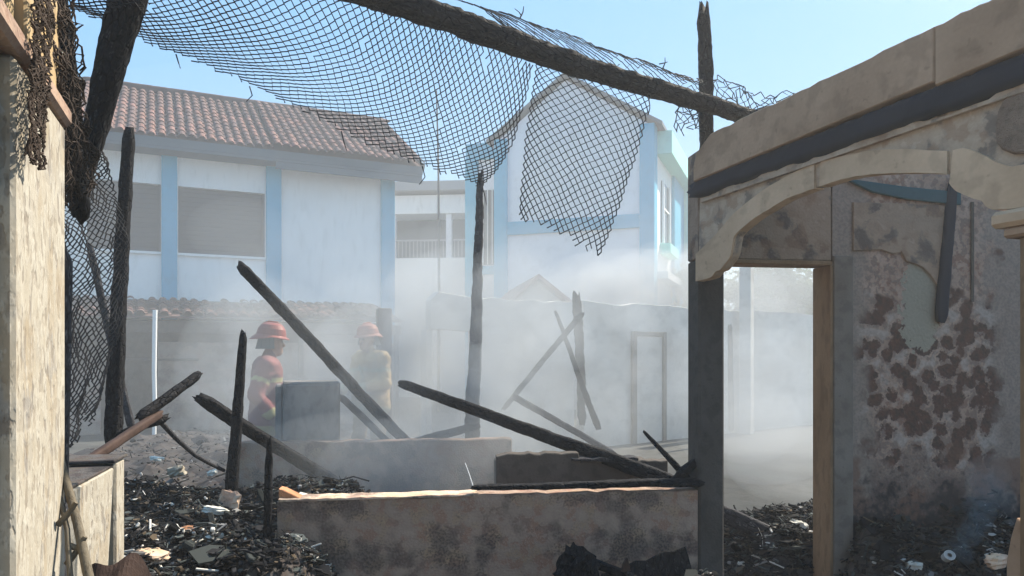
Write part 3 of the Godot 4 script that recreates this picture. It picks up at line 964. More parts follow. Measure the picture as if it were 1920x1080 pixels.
func courtyard_wall() -> void:
	var t := thing("courtyard_wall", "long grey rendered wall closing the yard, in three stretches", "wall", frame(Vector3(-0.55, 0, -11.0), Vector3(7.31, 0, -5.6)))
	var edge := func(x0: float, x1: float, top: float, sd: int) -> PackedVector2Array:
		var p := PackedVector2Array([Vector2(x0, 0), Vector2(x1, 0)])
		var n := 24
		for i in n + 1:
			var f := float(i) / n
			p.append(Vector2(lerpf(x1, x0, f), top + hum.get_noise_2d(sd + f * 4.0, sd) * 0.05))
		return p
	part(t, "wall_panel", prism(edge.call(-0.02, 1.98, 2.41, 3), -0.15, 0.0, 0.006), M.block)
	part(t, "wall_panel", prism(edge.call(2.16, 6.40, 2.43, 17), -0.15, 0.03, 0.006), M.block)
	part(t, "wall_panel", prism(edge.call(6.402, 13.5, 2.42, 31), -0.15, 0.03, 0.002), M.block)
	part(t, "short_panel", prism(PackedVector2Array([Vector2(-0.75, 1.93), Vector2(-0.03, 1.90), Vector2(-0.03, 2.40), Vector2(-0.62, 2.46), Vector2(-0.75, 2.34)]), -0.15, 0.0, 0.008), M.block)
	part(t, "short_post", box(Vector3(-0.80, 0, -0.2), Vector3(-0.70, 1.93, -0.05)), M.block)
	var d := part(t, "door", box(Vector3(3.36, 0, 0.032), Vector3(4.05, 1.88, 0.06)), M.block)
	part(d, "door_frame", box(Vector3(3.26, 0, 0.032), Vector3(3.358, 1.96, 0.10)), M.casing)
	part(d, "door_frame", box(Vector3(4.052, 0, 0.032), Vector3(4.13, 1.96, 0.10)), M.casing)
	part(d, "door_frame", box(Vector3(3.36, 1.882, 0.032), Vector3(4.05, 1.955, 0.09)), M.casing)
	single("brick_pier", "pale square pier rising above the courtyard wall", "pier", box(Vector3(-0.11, 0, -0.11), Vector3(0.11, 3.25, 0.11)), M.block, Transform3D(Basis(Vector3.UP, -0.6), at(1400, 0, 14.6) * Vector3(1, 0, 1)))
	single("yard_pillar", "stubby dark grey square pillar behind the two firefighters", "pillar", box(Vector3(-0.085, 0, -0.085), Vector3(0.085, 2.13, 0.085), 0.01), M.dark_block, Transform3D(Basis(Vector3.UP, 0.3), at(720, 0, 9.1) * Vector3(1, 0, 1)))

func small_house() -> void:
	var t := thing("small_house", "low house with a shallow pitched roof peeping over the courtyard wall", "house", frame(Vector3(-0.15, 0, -16.5), Vector3(1, 0, -0.15)))
	part(t, "wall", prism(PackedVector2Array([Vector2(0, 0), Vector2(1.5, 0), Vector2(1.5, 2.55), Vector2(0.72, 3.2), Vector2(0, 2.55)]), -4.0, 0.0), M.block)
	part(t, "roof", prism(PackedVector2Array([Vector2(-0.2, 2.42), Vector2(0.72, 3.22), Vector2(0.72, 3.32), Vector2(-0.2, 2.52)]), -4.2, 0.2), M.tile2)
	part(t, "roof", prism(PackedVector2Array([Vector2(0.722, 3.22), Vector2(1.75, 2.42), Vector2(1.75, 2.52), Vector2(0.722, 3.32)]), -4.2, 0.2), M.tile2)

func tree() -> void:
	var t := thing("leafy_tree", "sunlit leafy tree beyond the wall seen through the doorway", "tree", Transform3D(Basis(), Vector3(7.6, 0, -22.0)))
	part(t, "trunk", tube(PackedVector3Array([Vector3(0, 0, 0), Vector3(0.1, 1.0, 0), Vector3(0.0, 2.2, 0.1), Vector3(0.2, 3.2, 0)]), 0.17, 0.07, 8), M.bark)
	for i in 7:
		var a := TAU * i / 7.0
		part(t, "limb", tube(PackedVector3Array([Vector3(0.03, 1.7 + 0.12 * i, 0.05), Vector3(cos(a) * 0.7, 2.6 + 0.1 * i, sin(a) * 0.7), Vector3(cos(a) * 1.5, 3.0 + 0.18 * i, sin(a) * 1.5)]), 0.05, 0.015, 5), M.bark)
	var leaf := new_st()
	for k in 3:
		var b := Basis.from_euler(Vector3(k * 1.1, k * 2.1, k * 0.7))
		var p := [Vector3(-0.09, 0, 0), Vector3(0, 0.035, 0.02), Vector3(0.10, 0, 0), Vector3(0, -0.035, 0.02)]
		quad(leaf, b * p[0], b * p[1], b * p[2], b * p[3], b.z)
	var mm := MultiMesh.new()
	mm.transform_format = MultiMesh.TRANSFORM_3D
	mm.mesh = leaf.commit()
	var r := RandomNumberGenerator.new()
	r.seed = 77
	var spots := []
	for i in 26:
		var c := Vector3(r.randfn(0, 1.1), 3.0 + r.randfn(0, 0.55), r.randfn(0, 0.9))
		for j in 230:
			spots.append(c + Vector3(r.randfn(0, 0.32), r.randfn(0, 0.22), r.randfn(0, 0.32)))
	mm.instance_count = spots.size()
	for i in spots.size():
		mm.set_instance_transform(i, Transform3D(Basis.from_euler(Vector3(r.randf() * TAU, r.randf() * TAU, 0)).scaled(Vector3.ONE * r.randf_range(0.7, 1.4)), spots[i]))
	var o := MultiMeshInstance3D.new()
	o.name = "crown"
	o.multimesh = mm
	o.material_override = M.leaf
	t.add_child(o, true)
	o.set_meta("kind", "stuff")

# a polyline of wall top with small nicks
func nicked(x0: float, x1: float, y: float, amp: float, sd: float, n := 30) -> PackedVector2Array:
	var p := PackedVector2Array()
	for i in n + 1:
		var f := float(i) / n
		p.append(Vector2(lerpf(x0, x1, f), y + hum.get_noise_2d(sd + f * 9.0, sd * 3.1) * amp - absf(hum.get_noise_2d(sd + f * 23.0, sd)) * amp))
	return p

func facade() -> void:
	var fr := frame(Vector3(-1.24, 0, -3.9), Vector3(0.9895, 0, -0.144))
	var low := thing("balustrade_wall", "low smoke stained plaster wall with a charred plank along its top", "wall", fr)
	var p := PackedVector2Array([Vector2(2.32, 0), Vector2(0.012, 0)])
	p.append_array(nicked(0.012, 2.32, 0.823, 0.012, 4.0, 40))
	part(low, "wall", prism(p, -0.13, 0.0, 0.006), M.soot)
	var q := PackedVector2Array()
	for i in 31:
		var f := i / 30.0
		q.append(Vector2(0.02 + f * 1.05, 0.829 + hum.get_noise_2d(f * 20.0, 5.0) * 0.006))
	q.append(Vector2(1.07, 0.818))
	q.append(Vector2(0.02, 0.816))
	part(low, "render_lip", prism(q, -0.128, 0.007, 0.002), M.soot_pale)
	# pillar where the low wall, the doorway and the arch meet
	var pil := thing("corner_pillar", "slim dark grey pillar between the low wall and the doorway", "pillar", fr)
	part(pil, "shaft", box(Vector3(2.323, 0, -0.17), Vector3(2.476, 2.128, 0.004), 0.012), M.dark_block)
	part(pil, "render_edge", box(Vector3(2.470, 0, -0.165), Vector3(2.486, 2.12, -0.03), 0.003), M.cement)
	# wall with the doorway
	var w := thing("doorway_wall", "blotched inner wall with an open doorway and soot rising from its foot", "wall", fr)
	var st := new_st()
	part(w, "lintel", box(Vector3(2.323, 2.13, -0.17), Vector3(3.138, 2.75, -0.002), 0.008), M.smear_dark)
	part(w, "lintel_board", box(Vector3(2.487, 2.105, -0.168), Vector3(3.137, 2.129, 0.01), 0.004), M.jamb)
	part(w, "wall", prism(PackedVector2Array([Vector2(3.14, 0), Vector2(5.4, 0), Vector2(5.4, 2.75), Vector2(3.14, 2.75)]), -0.17, 0.0), M.spotted)
	part(w, "jamb", box(Vector3(3.118, 0, -0.175), Vector3(3.139, 2.104, 0.012), 0.004), M.jamb)
	part(w, "casing", box(Vector3(3.140, 0, 0.002), Vector3(3.262, 2.16, 0.018), 0.005), M.casing)
	part(w, "plaster_skin", prism(PackedVector2Array([Vector2(3.263, 2.19), Vector2(3.44, 2.20), Vector2(3.52, 2.175), Vector2(3.57, 2.19), Vector2(3.60, 2.135), Vector2(3.66, 2.12), Vector2(3.71, 2.10), Vector2(3.76, 2.055), Vector2(3.80, 2.0), Vector2(3.87, 2.02), Vector2(3.92, 2.475), Vector2(3.263, 2.475)]), 0.002, 0.016, 0.005), M.smear_dark)
	part(w, "painted_band", prism(PackedVector2Array([Vector2(3.2, 2.61), Vector2(3.38, 2.535), Vector2(3.60, 2.50), Vector2(3.95, 2.477), Vector2(3.95, 2.552), Vector2(3.60, 2.572)]), 0.003, 0.028, 0.004), M.teal)
	part(w, "batten", charred(0.80, 0.075, 0.04, 71, 0.5), M.navy_black, Vector3(3.815, 1.79, 0.028), Basis(Vector3.BACK, -0.095))
	part(w, "crack_strip", box(Vector3(4.03, 1.9, 0.002), Vector3(4.05, 2.5, 0.012), 0.003), M.dark_block)

func finer(l: Array) -> Array:      # a smooth line through the points, with a little wear
	var out := []
	for i in l.size() - 1:
		for k in 4:
			var a: Array = l[maxi(i - 1, 0)]
			var b: Array = l[i]
			var c: Array = l[i + 1]
			var d: Array = l[mini(i + 2, l.size() - 1)]
			var p := Vector2(b[0], b[1]).cubic_interpolate(Vector2(c[0], c[1]), Vector2(a[0], a[1]), Vector2(d[0], d[1]), k / 4.0)
			out.append([p.x, p.y + 0.003 * hum.get_noise_2d(p.x * 14.0, p.y * 9.0)])
	out.append(l[l.size() - 1])
	return out

func arch_wall() -> void:
	var fr := frame(Vector3(1.05, 0, -4.2), Vector3(0.326, 0, 0.945))
	var t := thing("arch_wall", "porch wall with a scalloped arch under a thick concrete canopy edge", "wall", fr)
	var low := [[-0.013, 1.999], [0.104, 2.003], [0.145, 2.012], [0.179, 2.032], [0.225, 2.040], [0.264, 2.066], [0.305, 2.095], [0.322, 2.129], [0.335, 2.175], [0.356, 2.207], [0.476, 2.256], [0.62, 2.291], [0.753, 2.316], [0.895, 2.325], [1.026, 2.330], [1.162, 2.328], [1.288, 2.310], [1.43, 2.282], [1.603, 2.238], [1.612, 2.205], [1.635, 2.175], [1.657, 2.160], [1.708, 2.130], [1.738, 2.118], [1.755, 2.095], [1.79, 2.078], [1.879, 2.070], [2.15, 2.070], [2.42, 2.070], [2.7, 2.070]]
	var up := [[-0.013, 2.15], [0.08, 2.19], [0.179, 2.233], [0.345, 2.32], [0.56, 2.387], [0.753, 2.422], [0.929, 2.437], [1.088, 2.429], [1.261, 2.411], [1.43, 2.373], [1.603, 2.322], [1.667, 2.317], [1.738, 2.276], [1.806, 2.228], [1.879, 2.206], [2.15, 2.203], [2.42, 2.20], [2.7, 2.20]]
	low = finer(low)
	up = finer(up)
	var sp := PackedVector2Array()
	for v in low: sp.append(Vector2(v[0] + 0.012, v[1] + 0.006))
	sp.append(Vector2(2.71, 2.72))
	sp.append(Vector2(0.02, 2.72))
	part(t, "spandrel", prism(sp, -0.04, 0.0), M.smear)
	# moulding: three lengths with a hairline joint between them
	var cut := [-0.1, 0.93, 1.605, 3.0]
	for k in 3:
		var b := PackedVector2Array()
		var lo := PackedVector2Array()
		for v in low:
			if v[0] > cut[k] and v[0] <= cut[k + 1]: lo.append(Vector2(v[0], v[1]))
		var hi := PackedVector2Array()
		for v in up:
			if v[0] > cut[k] and v[0] <= cut[k + 1]: hi.append(Vector2(v[0], v[1]))
		hi.reverse()
		b.append_array(lo)
		b.append_array(hi)
		part(t, "arch_moulding", prism(b, -0.045, 0.012), M.band)
	# canopy edge in slabs, a dark navy strip filling the band under it, a broken ledge of plaster below that
	var x := 0.03
	for k in 3:
		var x1: float = [1.585, 2.4, 3.3][k]
		var c := PackedVector2Array()
		if k == 0:
			c.append_array(PackedVector2Array([Vector2(0.03, 2.548), Vector2(0.028, 2.63), Vector2(0.055, 2.695), Vector2(0.12, 2.735)]))
		else:
			c.append(Vector2(x + 0.004, 2.555))
		var tops := nicked(maxf(x + 0.004, 0.19), x1, 2.772, 0.008, 11.0 + k, 24)
		c.append_array(tops)
		c.append(Vector2(x1, 2.572 + 0.005 * k))
		part(t, "canopy_slab", prism(c, -0.42, 0.055, 0.006), M.cement)
		x = x1
	part(t, "canopy_corner", prism(PackedVector2Array([Vector2(0.06, 2.70), Vector2(0.36, 2.76), Vector2(0.34, 2.86), Vector2(0.20, 2.875), Vector2(0.10, 2.80)]), -0.5, -0.3, 0.01), M.cement)
	part(t, "dark_strip", charred(3.3, 0.10, 0.10, 83, 0.6, 1.0, 1.0), M.navy_black, Vector3(-0.02, 2.512, -0.008), Basis(Vector3.BACK, -PI / 2))  # rough dark strip set just below the canopy slabs
	var l := PackedVector2Array([Vector2(3.0, 2.445)])
	l.append(Vector2(0.05, 2.43))
	l.append_array(nicked(0.05, 3.0, 2.462, 0.022, 31.0, 60))
	part(t, "plaster_ledge", prism(l, 0.001, 0.020, 0.004), M.smear)
	# rough bare patch with a rounded outline beside the arch
	var rp := PackedVector2Array([Vector2(1.843, 2.46), Vector2(1.81, 2.43), Vector2(1.796, 2.404), Vector2(1.788, 2.37), Vector2(1.787, 2.336), Vector2(1.793, 2.30), Vector2(1.812, 2.272), Vector2(1.852, 2.247), Vector2(1.90, 2.238), Vector2(1.99, 2.24), Vector2(2.04, 2.30), Vector2(2.05, 2.40), Vector2(1.99, 2.46)])
	part(t, "bare_patch", prism(rp, 0.001, 0.016, 0.008), M.patch)
	# pier on the near side with two capital mouldings
	part(t, "pier", box(Vector3(1.861, 0, -0.14), Vector3(2.65, 1.974, 0.0), 0.006), M.jamb)
	part(t, "capital_moulding", box(Vector3(1.815, 1.976, -0.146), Vector3(2.66, 2.010, 0.016), 0.012), M.cement)
	part(t, "capital_moulding", box(Vector3(1.777, 2.012, -0.155), Vector3(2.67, 2.068, 0.03), 0.014), M.band)
	part(t, "pier_foot", prism(PackedVector2Array([Vector2(1.80, 0), Vector2(1.86, 0), Vector2(1.86, 1.04), Vector2(1.835, 1.05), Vector2(1.815, 0.98), Vector2(1.80, 0.9)]), -0.12, -0.02, 0.006), M.cement)

func left_walls() -> void:
	var fr := frame(Vector3(-0.88, 0, -1.0), Vector3(-0.43, 0, -1.09))       # local x runs away from the camera
	fr.basis = Basis(fr.basis.x, Vector3.UP, fr.basis.x.cross(Vector3.UP))
	var t := thing("porch_wall", "tall sunlit cream plaster wall with flaking paint", "wall", fr)
	part(t, "wall", box(Vector3(-0.6, 0, -0.16), Vector3(0.70, 2.27, 0.0), 0.008), M.cream)
	part(t, "pilaster", box(Vector3(0.72, 0, -0.16), Vector3(1.315, 2.27, 0.028), 0.010), M.cream)
	part(t, "upper_wall", box(Vector3(-0.6, 2.33, -0.14), Vector3(0.9, 3.3, -0.012), 0.006), M.cream_warm)
	part(t, "upper_wall", box(Vector3(0.905, 2.33, -0.14), Vector3(1.31, 2.76, 0.012), 0.006), M.cream_warm)
	part(t, "ledge", box(Vector3(-0.6, 2.272, -0.17), Vector3(1.325, 2.329, 0.045), 0.012), M.soot)
	timber("door_post", "straight charred post standing against the end of the cream wall", "post", at(104, 1100, 2.32), at(119, 478, 2.36), 0.05, 0.06, M.char_grey, 0.4)
	# low wall running on
	var l := thing("parapet_wall", "low sunlit cream parapet with a sooty top behind the cream wall", "wall", frame(Vector3(-1.46, 0, -2.30), Vector3(-0.242, 0, -0.97)))
	part(l, "wall", prism(PackedVector2Array([Vector2(0.0, 0), Vector2(0.60, 0), Vector2(0.70, 0.40), Vector2(0.78, 0.78), Vector2(0.85, 1.115), Vector2(0.0, 1.115)]), -0.16, 0.0, 0.006), M.cream)
	part(l, "coping", box(Vector3(0.0, 1.117, -0.165), Vector3(0.87, 1.128, -0.006), 0.004), M.soot_dark)
	part(l, "end_pier", box(Vector3(0.88, 0, -0.24), Vector3(1.02, 1.135, 0.0), 0.01), M.cream)
	part(l, "end_cap", box(Vector3(0.82, 1.138, -0.25), Vector3(1.03, 1.152, 0.01), 0.006), M.soot_dark)
	# a thin pole with cross sticks leaning on it
	var a := at(112, 858, 2.25)
	var b := at(172, 1110, 2.05)
	var s := thing("leaning_stick", "grey bamboo pole with short cross sticks leaning against the parapet", "pole", Transform3D(Basis(), b))
	part(s, "pole", tube(PackedVector3Array([Vector3.ZERO, (a - b) * 0.5 + Vector3(0.006, 0, 0), a - b]), 0.014, 0.011, 7), M.bamboo)
	part(s, "pole", tube(PackedVector3Array([Vector3(-0.05, 0, 0.01), (a - b) * 0.45 + Vector3(-0.02, 0, 0.012), a - b + Vector3(-0.015, -0.02, 0.01)]), 0.008, 0.007, 6), M.bamboo)
	for c in [[108, 984, 143, 942], [125, 1058, 160, 1006], [128, 1022, 158, 1026]]:
		part(s, "cross_stick", tube(PackedVector3Array([at(c[0], c[1], 2.11) - b, at((c[0] + c[2]) * 0.5, (c[1] + c[3]) * 0.5 + 3, 2.115) - b, at(c[2], c[3], 2.12) - b]), 0.010, 0.007, 5), M.bamboo)
	# rusty curved sheet
	var st := new_st()
	for i in 24:
		for j in 14:
			var q := []
			for e in [[i, j], [i + 1, j], [i + 1, j + 1], [i, j + 1]]:
				var u: float = e[0] / 24.0
				var v: float = e[1] / 14.0
				q.append(Vector3(u * 0.26 - 0.08, 0.13 * sin(u * 2.6 + 0.5) - v * 0.30 + 0.02 * sin(u * 13.0 + v * 5.0), v * 0.22 + 0.03 * sin(u * 7.0)))
			quad(st, q[0], q[1], q[2], q[3], Vector3(0, 0.3, 1))
	single("metal_sheet", "rust brown curled metal sheet at the foot of the parapet", "metal sheet", st.commit(), M.rust_paint, Transform3D(Basis(Vector3.UP, 0.2), at(205, 1118, 2.5)))
func yard_things() -> void:
	# second low wall in the smoke
	var a := at(441, 0, 5.9) * Vector3(1, 0, 1)
	var t := thing("yard_wall", "low sooty brown wall half lost in smoke behind the rubble", "wall", frame(a, Vector3(2.15, 0, -0.25)))
	var p := PackedVector2Array([Vector2(2.2, 0), Vector2(0.0, 0)])
	p.append_array(nicked(0.0, 2.2, 0.885, 0.012, 61.0, 40))
	part(t, "wall", prism(p, -0.14, 0.0, 0.006), M.soot)
	# charred cabinet
	var c := thing("metal_cabinet", "dull grey metal cabinet standing in the smoke before the red coated firefighter", "cabinet", Transform3D(Basis(Vector3.UP, 0.29), at(578, 0, 6.3) * Vector3(1, 0, 1)))
	part(c, "body", box(Vector3(-0.205, 0.05, -0.2), Vector3(0.25, 1.355, 0.2), 0.012), M.tin)
	part(c, "side_panel", box(Vector3(-0.262, 0.05, -0.19), Vector3(-0.207, 1.33, 0.19), 0.012), M.tin)
	part(c, "door", box(Vector3(-0.195, 0.08, 0.202), Vector3(0.24, 1.33, 0.216), 0.006), M.tin)
	part(c, "handle", box(Vector3(0.18, 0.70, 0.218), Vector3(0.20, 0.86, 0.24), 0.004), M.char_grey)
	# low block behind the balustrade
	var b := thing("concrete_block", "low grey concrete trough wall behind the charred plank", "block", frame(at(931, 0, 4.95) * Vector3(1, 0, 1), Vector3(1, 0, -0.08)))
	var q := PackedVector2Array([Vector2(1.16, 0), Vector2(0, 0), Vector2(0, 0.905)])
	q.append_array(nicked(0.04, 0.55, 0.925, 0.012, 71.0, 14))
	q.append_array(nicked(0.56, 1.16, 0.868, 0.012, 75.0, 14))
	part(b, "wall", prism(q, -0.12, 0.0, 0.006), M.dark_block)
	part(b, "back_wall", box(Vector3(0.02, 0, -0.7), Vector3(1.15, 0.80, -0.58)), M.dark_block)
	part(b, "rim", prism(nicked(0.5, 0.95, 0.895, 0.010, 90.0, 12) + PackedVector2Array([Vector2(0.95, 0.86), Vector2(0.5, 0.875)]), -0.10, 0.03, 0.004), M.char_grey)
	# fragment of brick on the low wall
	var st := new_st()
	add_prism(st, PackedVector2Array([Vector2(-0.055, 0), Vector2(0.085, 0.0), Vector2(0.05, 0.022), Vector2(0.012, 0.042), Vector2(-0.03, 0.064), Vector2(-0.055, 0.07)]), -0.055, 0.035, 0.004)
	single("brick_piece", "broken orange brick lying on the near end of the low wall", "brick", st.commit(), M.brick, Transform3D(Basis(Vector3.UP, 0.1), at(545, 940, 3.98) + Vector3(0, 0.003, 0)))
	# pale pieces on the rubble
	chunk("plaster_piece", "white wedge of plaster lying on the black rubble", "plaster", at(403, 957, 4.35), Vector3(0.065, 0.02, 0.04), M.chalk, 1)
	chunk("plaster_piece", "grey brown slab of plaster tilted behind the white wedge", "plaster", at(430, 938, 4.5), Vector3(0.06, 0.05, 0.015), M.soot_pale, 2)
	chunk("plaster_piece", "cream lump of plaster at the top of the rubble slope", "plaster", at(331, 884, 5.2), Vector3(0.055, 0.035, 0.04), M.cream, 3)
	chunk("plaster_piece", "small white chip on the rubble near the parapet end", "plaster", at(294, 860, 5.4), Vector3(0.045, 0.015, 0.03), M.chalk, 4)
	chunk("plaster_piece", "white chip at the lower end of the curved rod", "plaster", at(398, 886, 5.2), Vector3(0.03, 0.015, 0.025), M.chalk, 5)
	chunk("board_piece", "scorched orange brown board lying flat on the rubble", "board", at(325, 1002, 3.9), Vector3(0.10, 0.012, 0.06), M.brick, 6)
	chunk("board_piece", "pale flat strip on the rubble beside the thin black post", "board", at(392, 1028, 3.75), Vector3(0.07, 0.012, 0.03), M.chalk, 7)
	chunk("board_piece", "ribbed grey sheet fragment at the foot of the rubble", "board", at(285, 1058, 3.55), Vector3(0.075, 0.02, 0.05), M.soot_pale, 8)
	chunk("board_piece", "buff torn board end at the foot of the rubble", "board", at(378, 1068, 3.5), Vector3(0.06, 0.03, 0.05), M.cream, 9)
	chunk("plaster_piece", "bright white lump on the rubble inside the doorway", "plaster", at(1497, 1012, 5.1), Vector3(0.06, 0.05, 0.04), M.chalk, 10)
	chunk("plaster_piece", "small white stone on the rubble beside the corner pillar", "plaster", at(1389, 1062, 4.75), Vector3(0.02, 0.015, 0.02), M.chalk, 11)
	chunk("plaster_piece", "round white lump at the bottom of the sooty wall", "plaster", at(1713, 1078, 4.0), Vector3(0.04, 0.03, 0.03), M.chalk, 12)
	chunk("plaster_piece", "grey rubble lump against the foot of the near pier", "plaster", at(1868, 1052, 3.7), Vector3(0.08, 0.03, 0.03), M.soot_pale, 13)
	# a burnt tin with a dark mouth
	var tin := thing("burnt_tin", "whitish burnt tin with a dark open mouth on the ashes", "tin", Transform3D(Basis.from_euler(Vector3(0.9, 0.4, 0.3)), at(1774, 1046, 3.9)).scaled_local(Vector3(0.8, 0.55, 0.7)))
	var ts := new_st()
	for k in 20:
		var w0 := TAU * k / 20.0
		var w1 := TAU * (k + 1) / 20.0
		var c0 := Vector3(cos(w0), 0, sin(w0))
		var c1 := Vector3(cos(w1), 0, sin(w1))
		quad(ts, c0 * 0.034, c1 * 0.034, c1 * 0.036 + Vector3(0, 0.07, 0), c0 * 0.036 + Vector3(0, 0.07, 0), c0)
		quad(ts, c0 * 0.016 + Vector3(0, 0.07, 0), c1 * 0.016 + Vector3(0, 0.07, 0), c1 * 0.036 + Vector3(0, 0.07, 0), c0 * 0.036 + Vector3(0, 0.07, 0), Vector3.UP)
		tri(ts, Vector3.ZERO, c0 * 0.034, c1 * 0.034, Vector3.DOWN)
	part(tin, "body", ts.commit(), plain(0.36, 0.36, 0.35, 0.7))
	part(tin, "rim", tube(ring(0.036, 0.07, 20), 0.003, -1, 5), plain(0.5, 0.5, 0.48, 0.5))
	# charred clump in front of the low wall
	var lump := new_st()
	var ns := noise(201, 1.0, FastNoiseLite.TYPE_SIMPLEX_SMOOTH, 4)
	for i in 14:
		for j in 22:
			var q4 := []
			for e in [[i, j], [i, j + 1], [i + 1, j + 1], [i + 1, j]]:
				var th: float = PI * e[0] / 14.0
				var ph: float = TAU * (e[1] % 22) / 22.0
				var d := Vector3(sin(th) * cos(ph), cos(th), sin(th) * sin(ph))
				q4.append(d * Vector3(0.105, 0.115, 0.09) * (1.0 + 0.40 * ns.get_noise_3dv(d * 2.2) + 0.14 * ns.get_noise_3dv(d * 7.0)))
			quad(lump, q4[0], q4[1], q4[2], q4[3], q4[0] + q4[2])
	single("charred_clump", "black crumpled clump burnt to ash before the low wall", "burnt clump", lump.commit(), M.char, Transform3D(Basis(), at(1082, 1072, 3.6)))
	single("ember_shard", "small pinkish shard beside the black clump", "shard", prism(PackedVector2Array([Vector2(0, 0), Vector2(0.05, 0), Vector2(0.032, 0.065), Vector2(0.012, 0.04)]), -0.01, 0.01, 0.003), M.rust_paint, Transform3D(Basis(Vector3.UP, 0.4), at(1165, 1072, 3.65)))

func ring(r: float, y: float, n: int) -> PackedVector3Array:
	var p := PackedVector3Array()
	for i in n + 1: p.append(Vector3(cos(TAU * i / n) * r, y, sin(TAU * i / n) * r))
	return p

func chunk(called: String, label: String, category: String, pos: Vector3, half: Vector3, m: Material, sd: int) -> void:
	var r := RandomNumberGenerator.new()
	r.seed = sd * 31
	var ns := noise(sd, 1.3)
	var st := new_st()
	var n := 10
	for i in n:
		for j in 14:
			var q := []
			for e in [[i, j], [i, j + 1], [i + 1, j + 1], [i + 1, j]]:
				var th: float = PI * e[0] / n
				var ph: float = TAU * (e[1] % 14) / 14.0
				var d := Vector3(sin(th) * cos(ph), cos(th), sin(th) * sin(ph))
				var sq := d / pow(pow(absf(d.x), 6.0) + pow(absf(d.y), 6.0) + pow(absf(d.z), 6.0), 1.0 / 6.0)
				q.append(sq * half * (1.0 + 0.5 * ns.get_noise_3dv(d * 1.6)))
			quad(st, q[0], q[1], q[2], q[3], q[0] + q[2])
	var g := heap(pos.x, pos.z)
	if g > 0.05: pos.y = maxf(pos.y, g + half.y * 0.6)
	single(called, label, category, st.commit(), m, Transform3D(Basis.from_euler(Vector3(r.randf_range(-0.25, 0.25), r.randf() * 1.2 - 0.6, r.randf_range(-0.3, 0.3))), pos), "pale pieces scattered on the rubble")

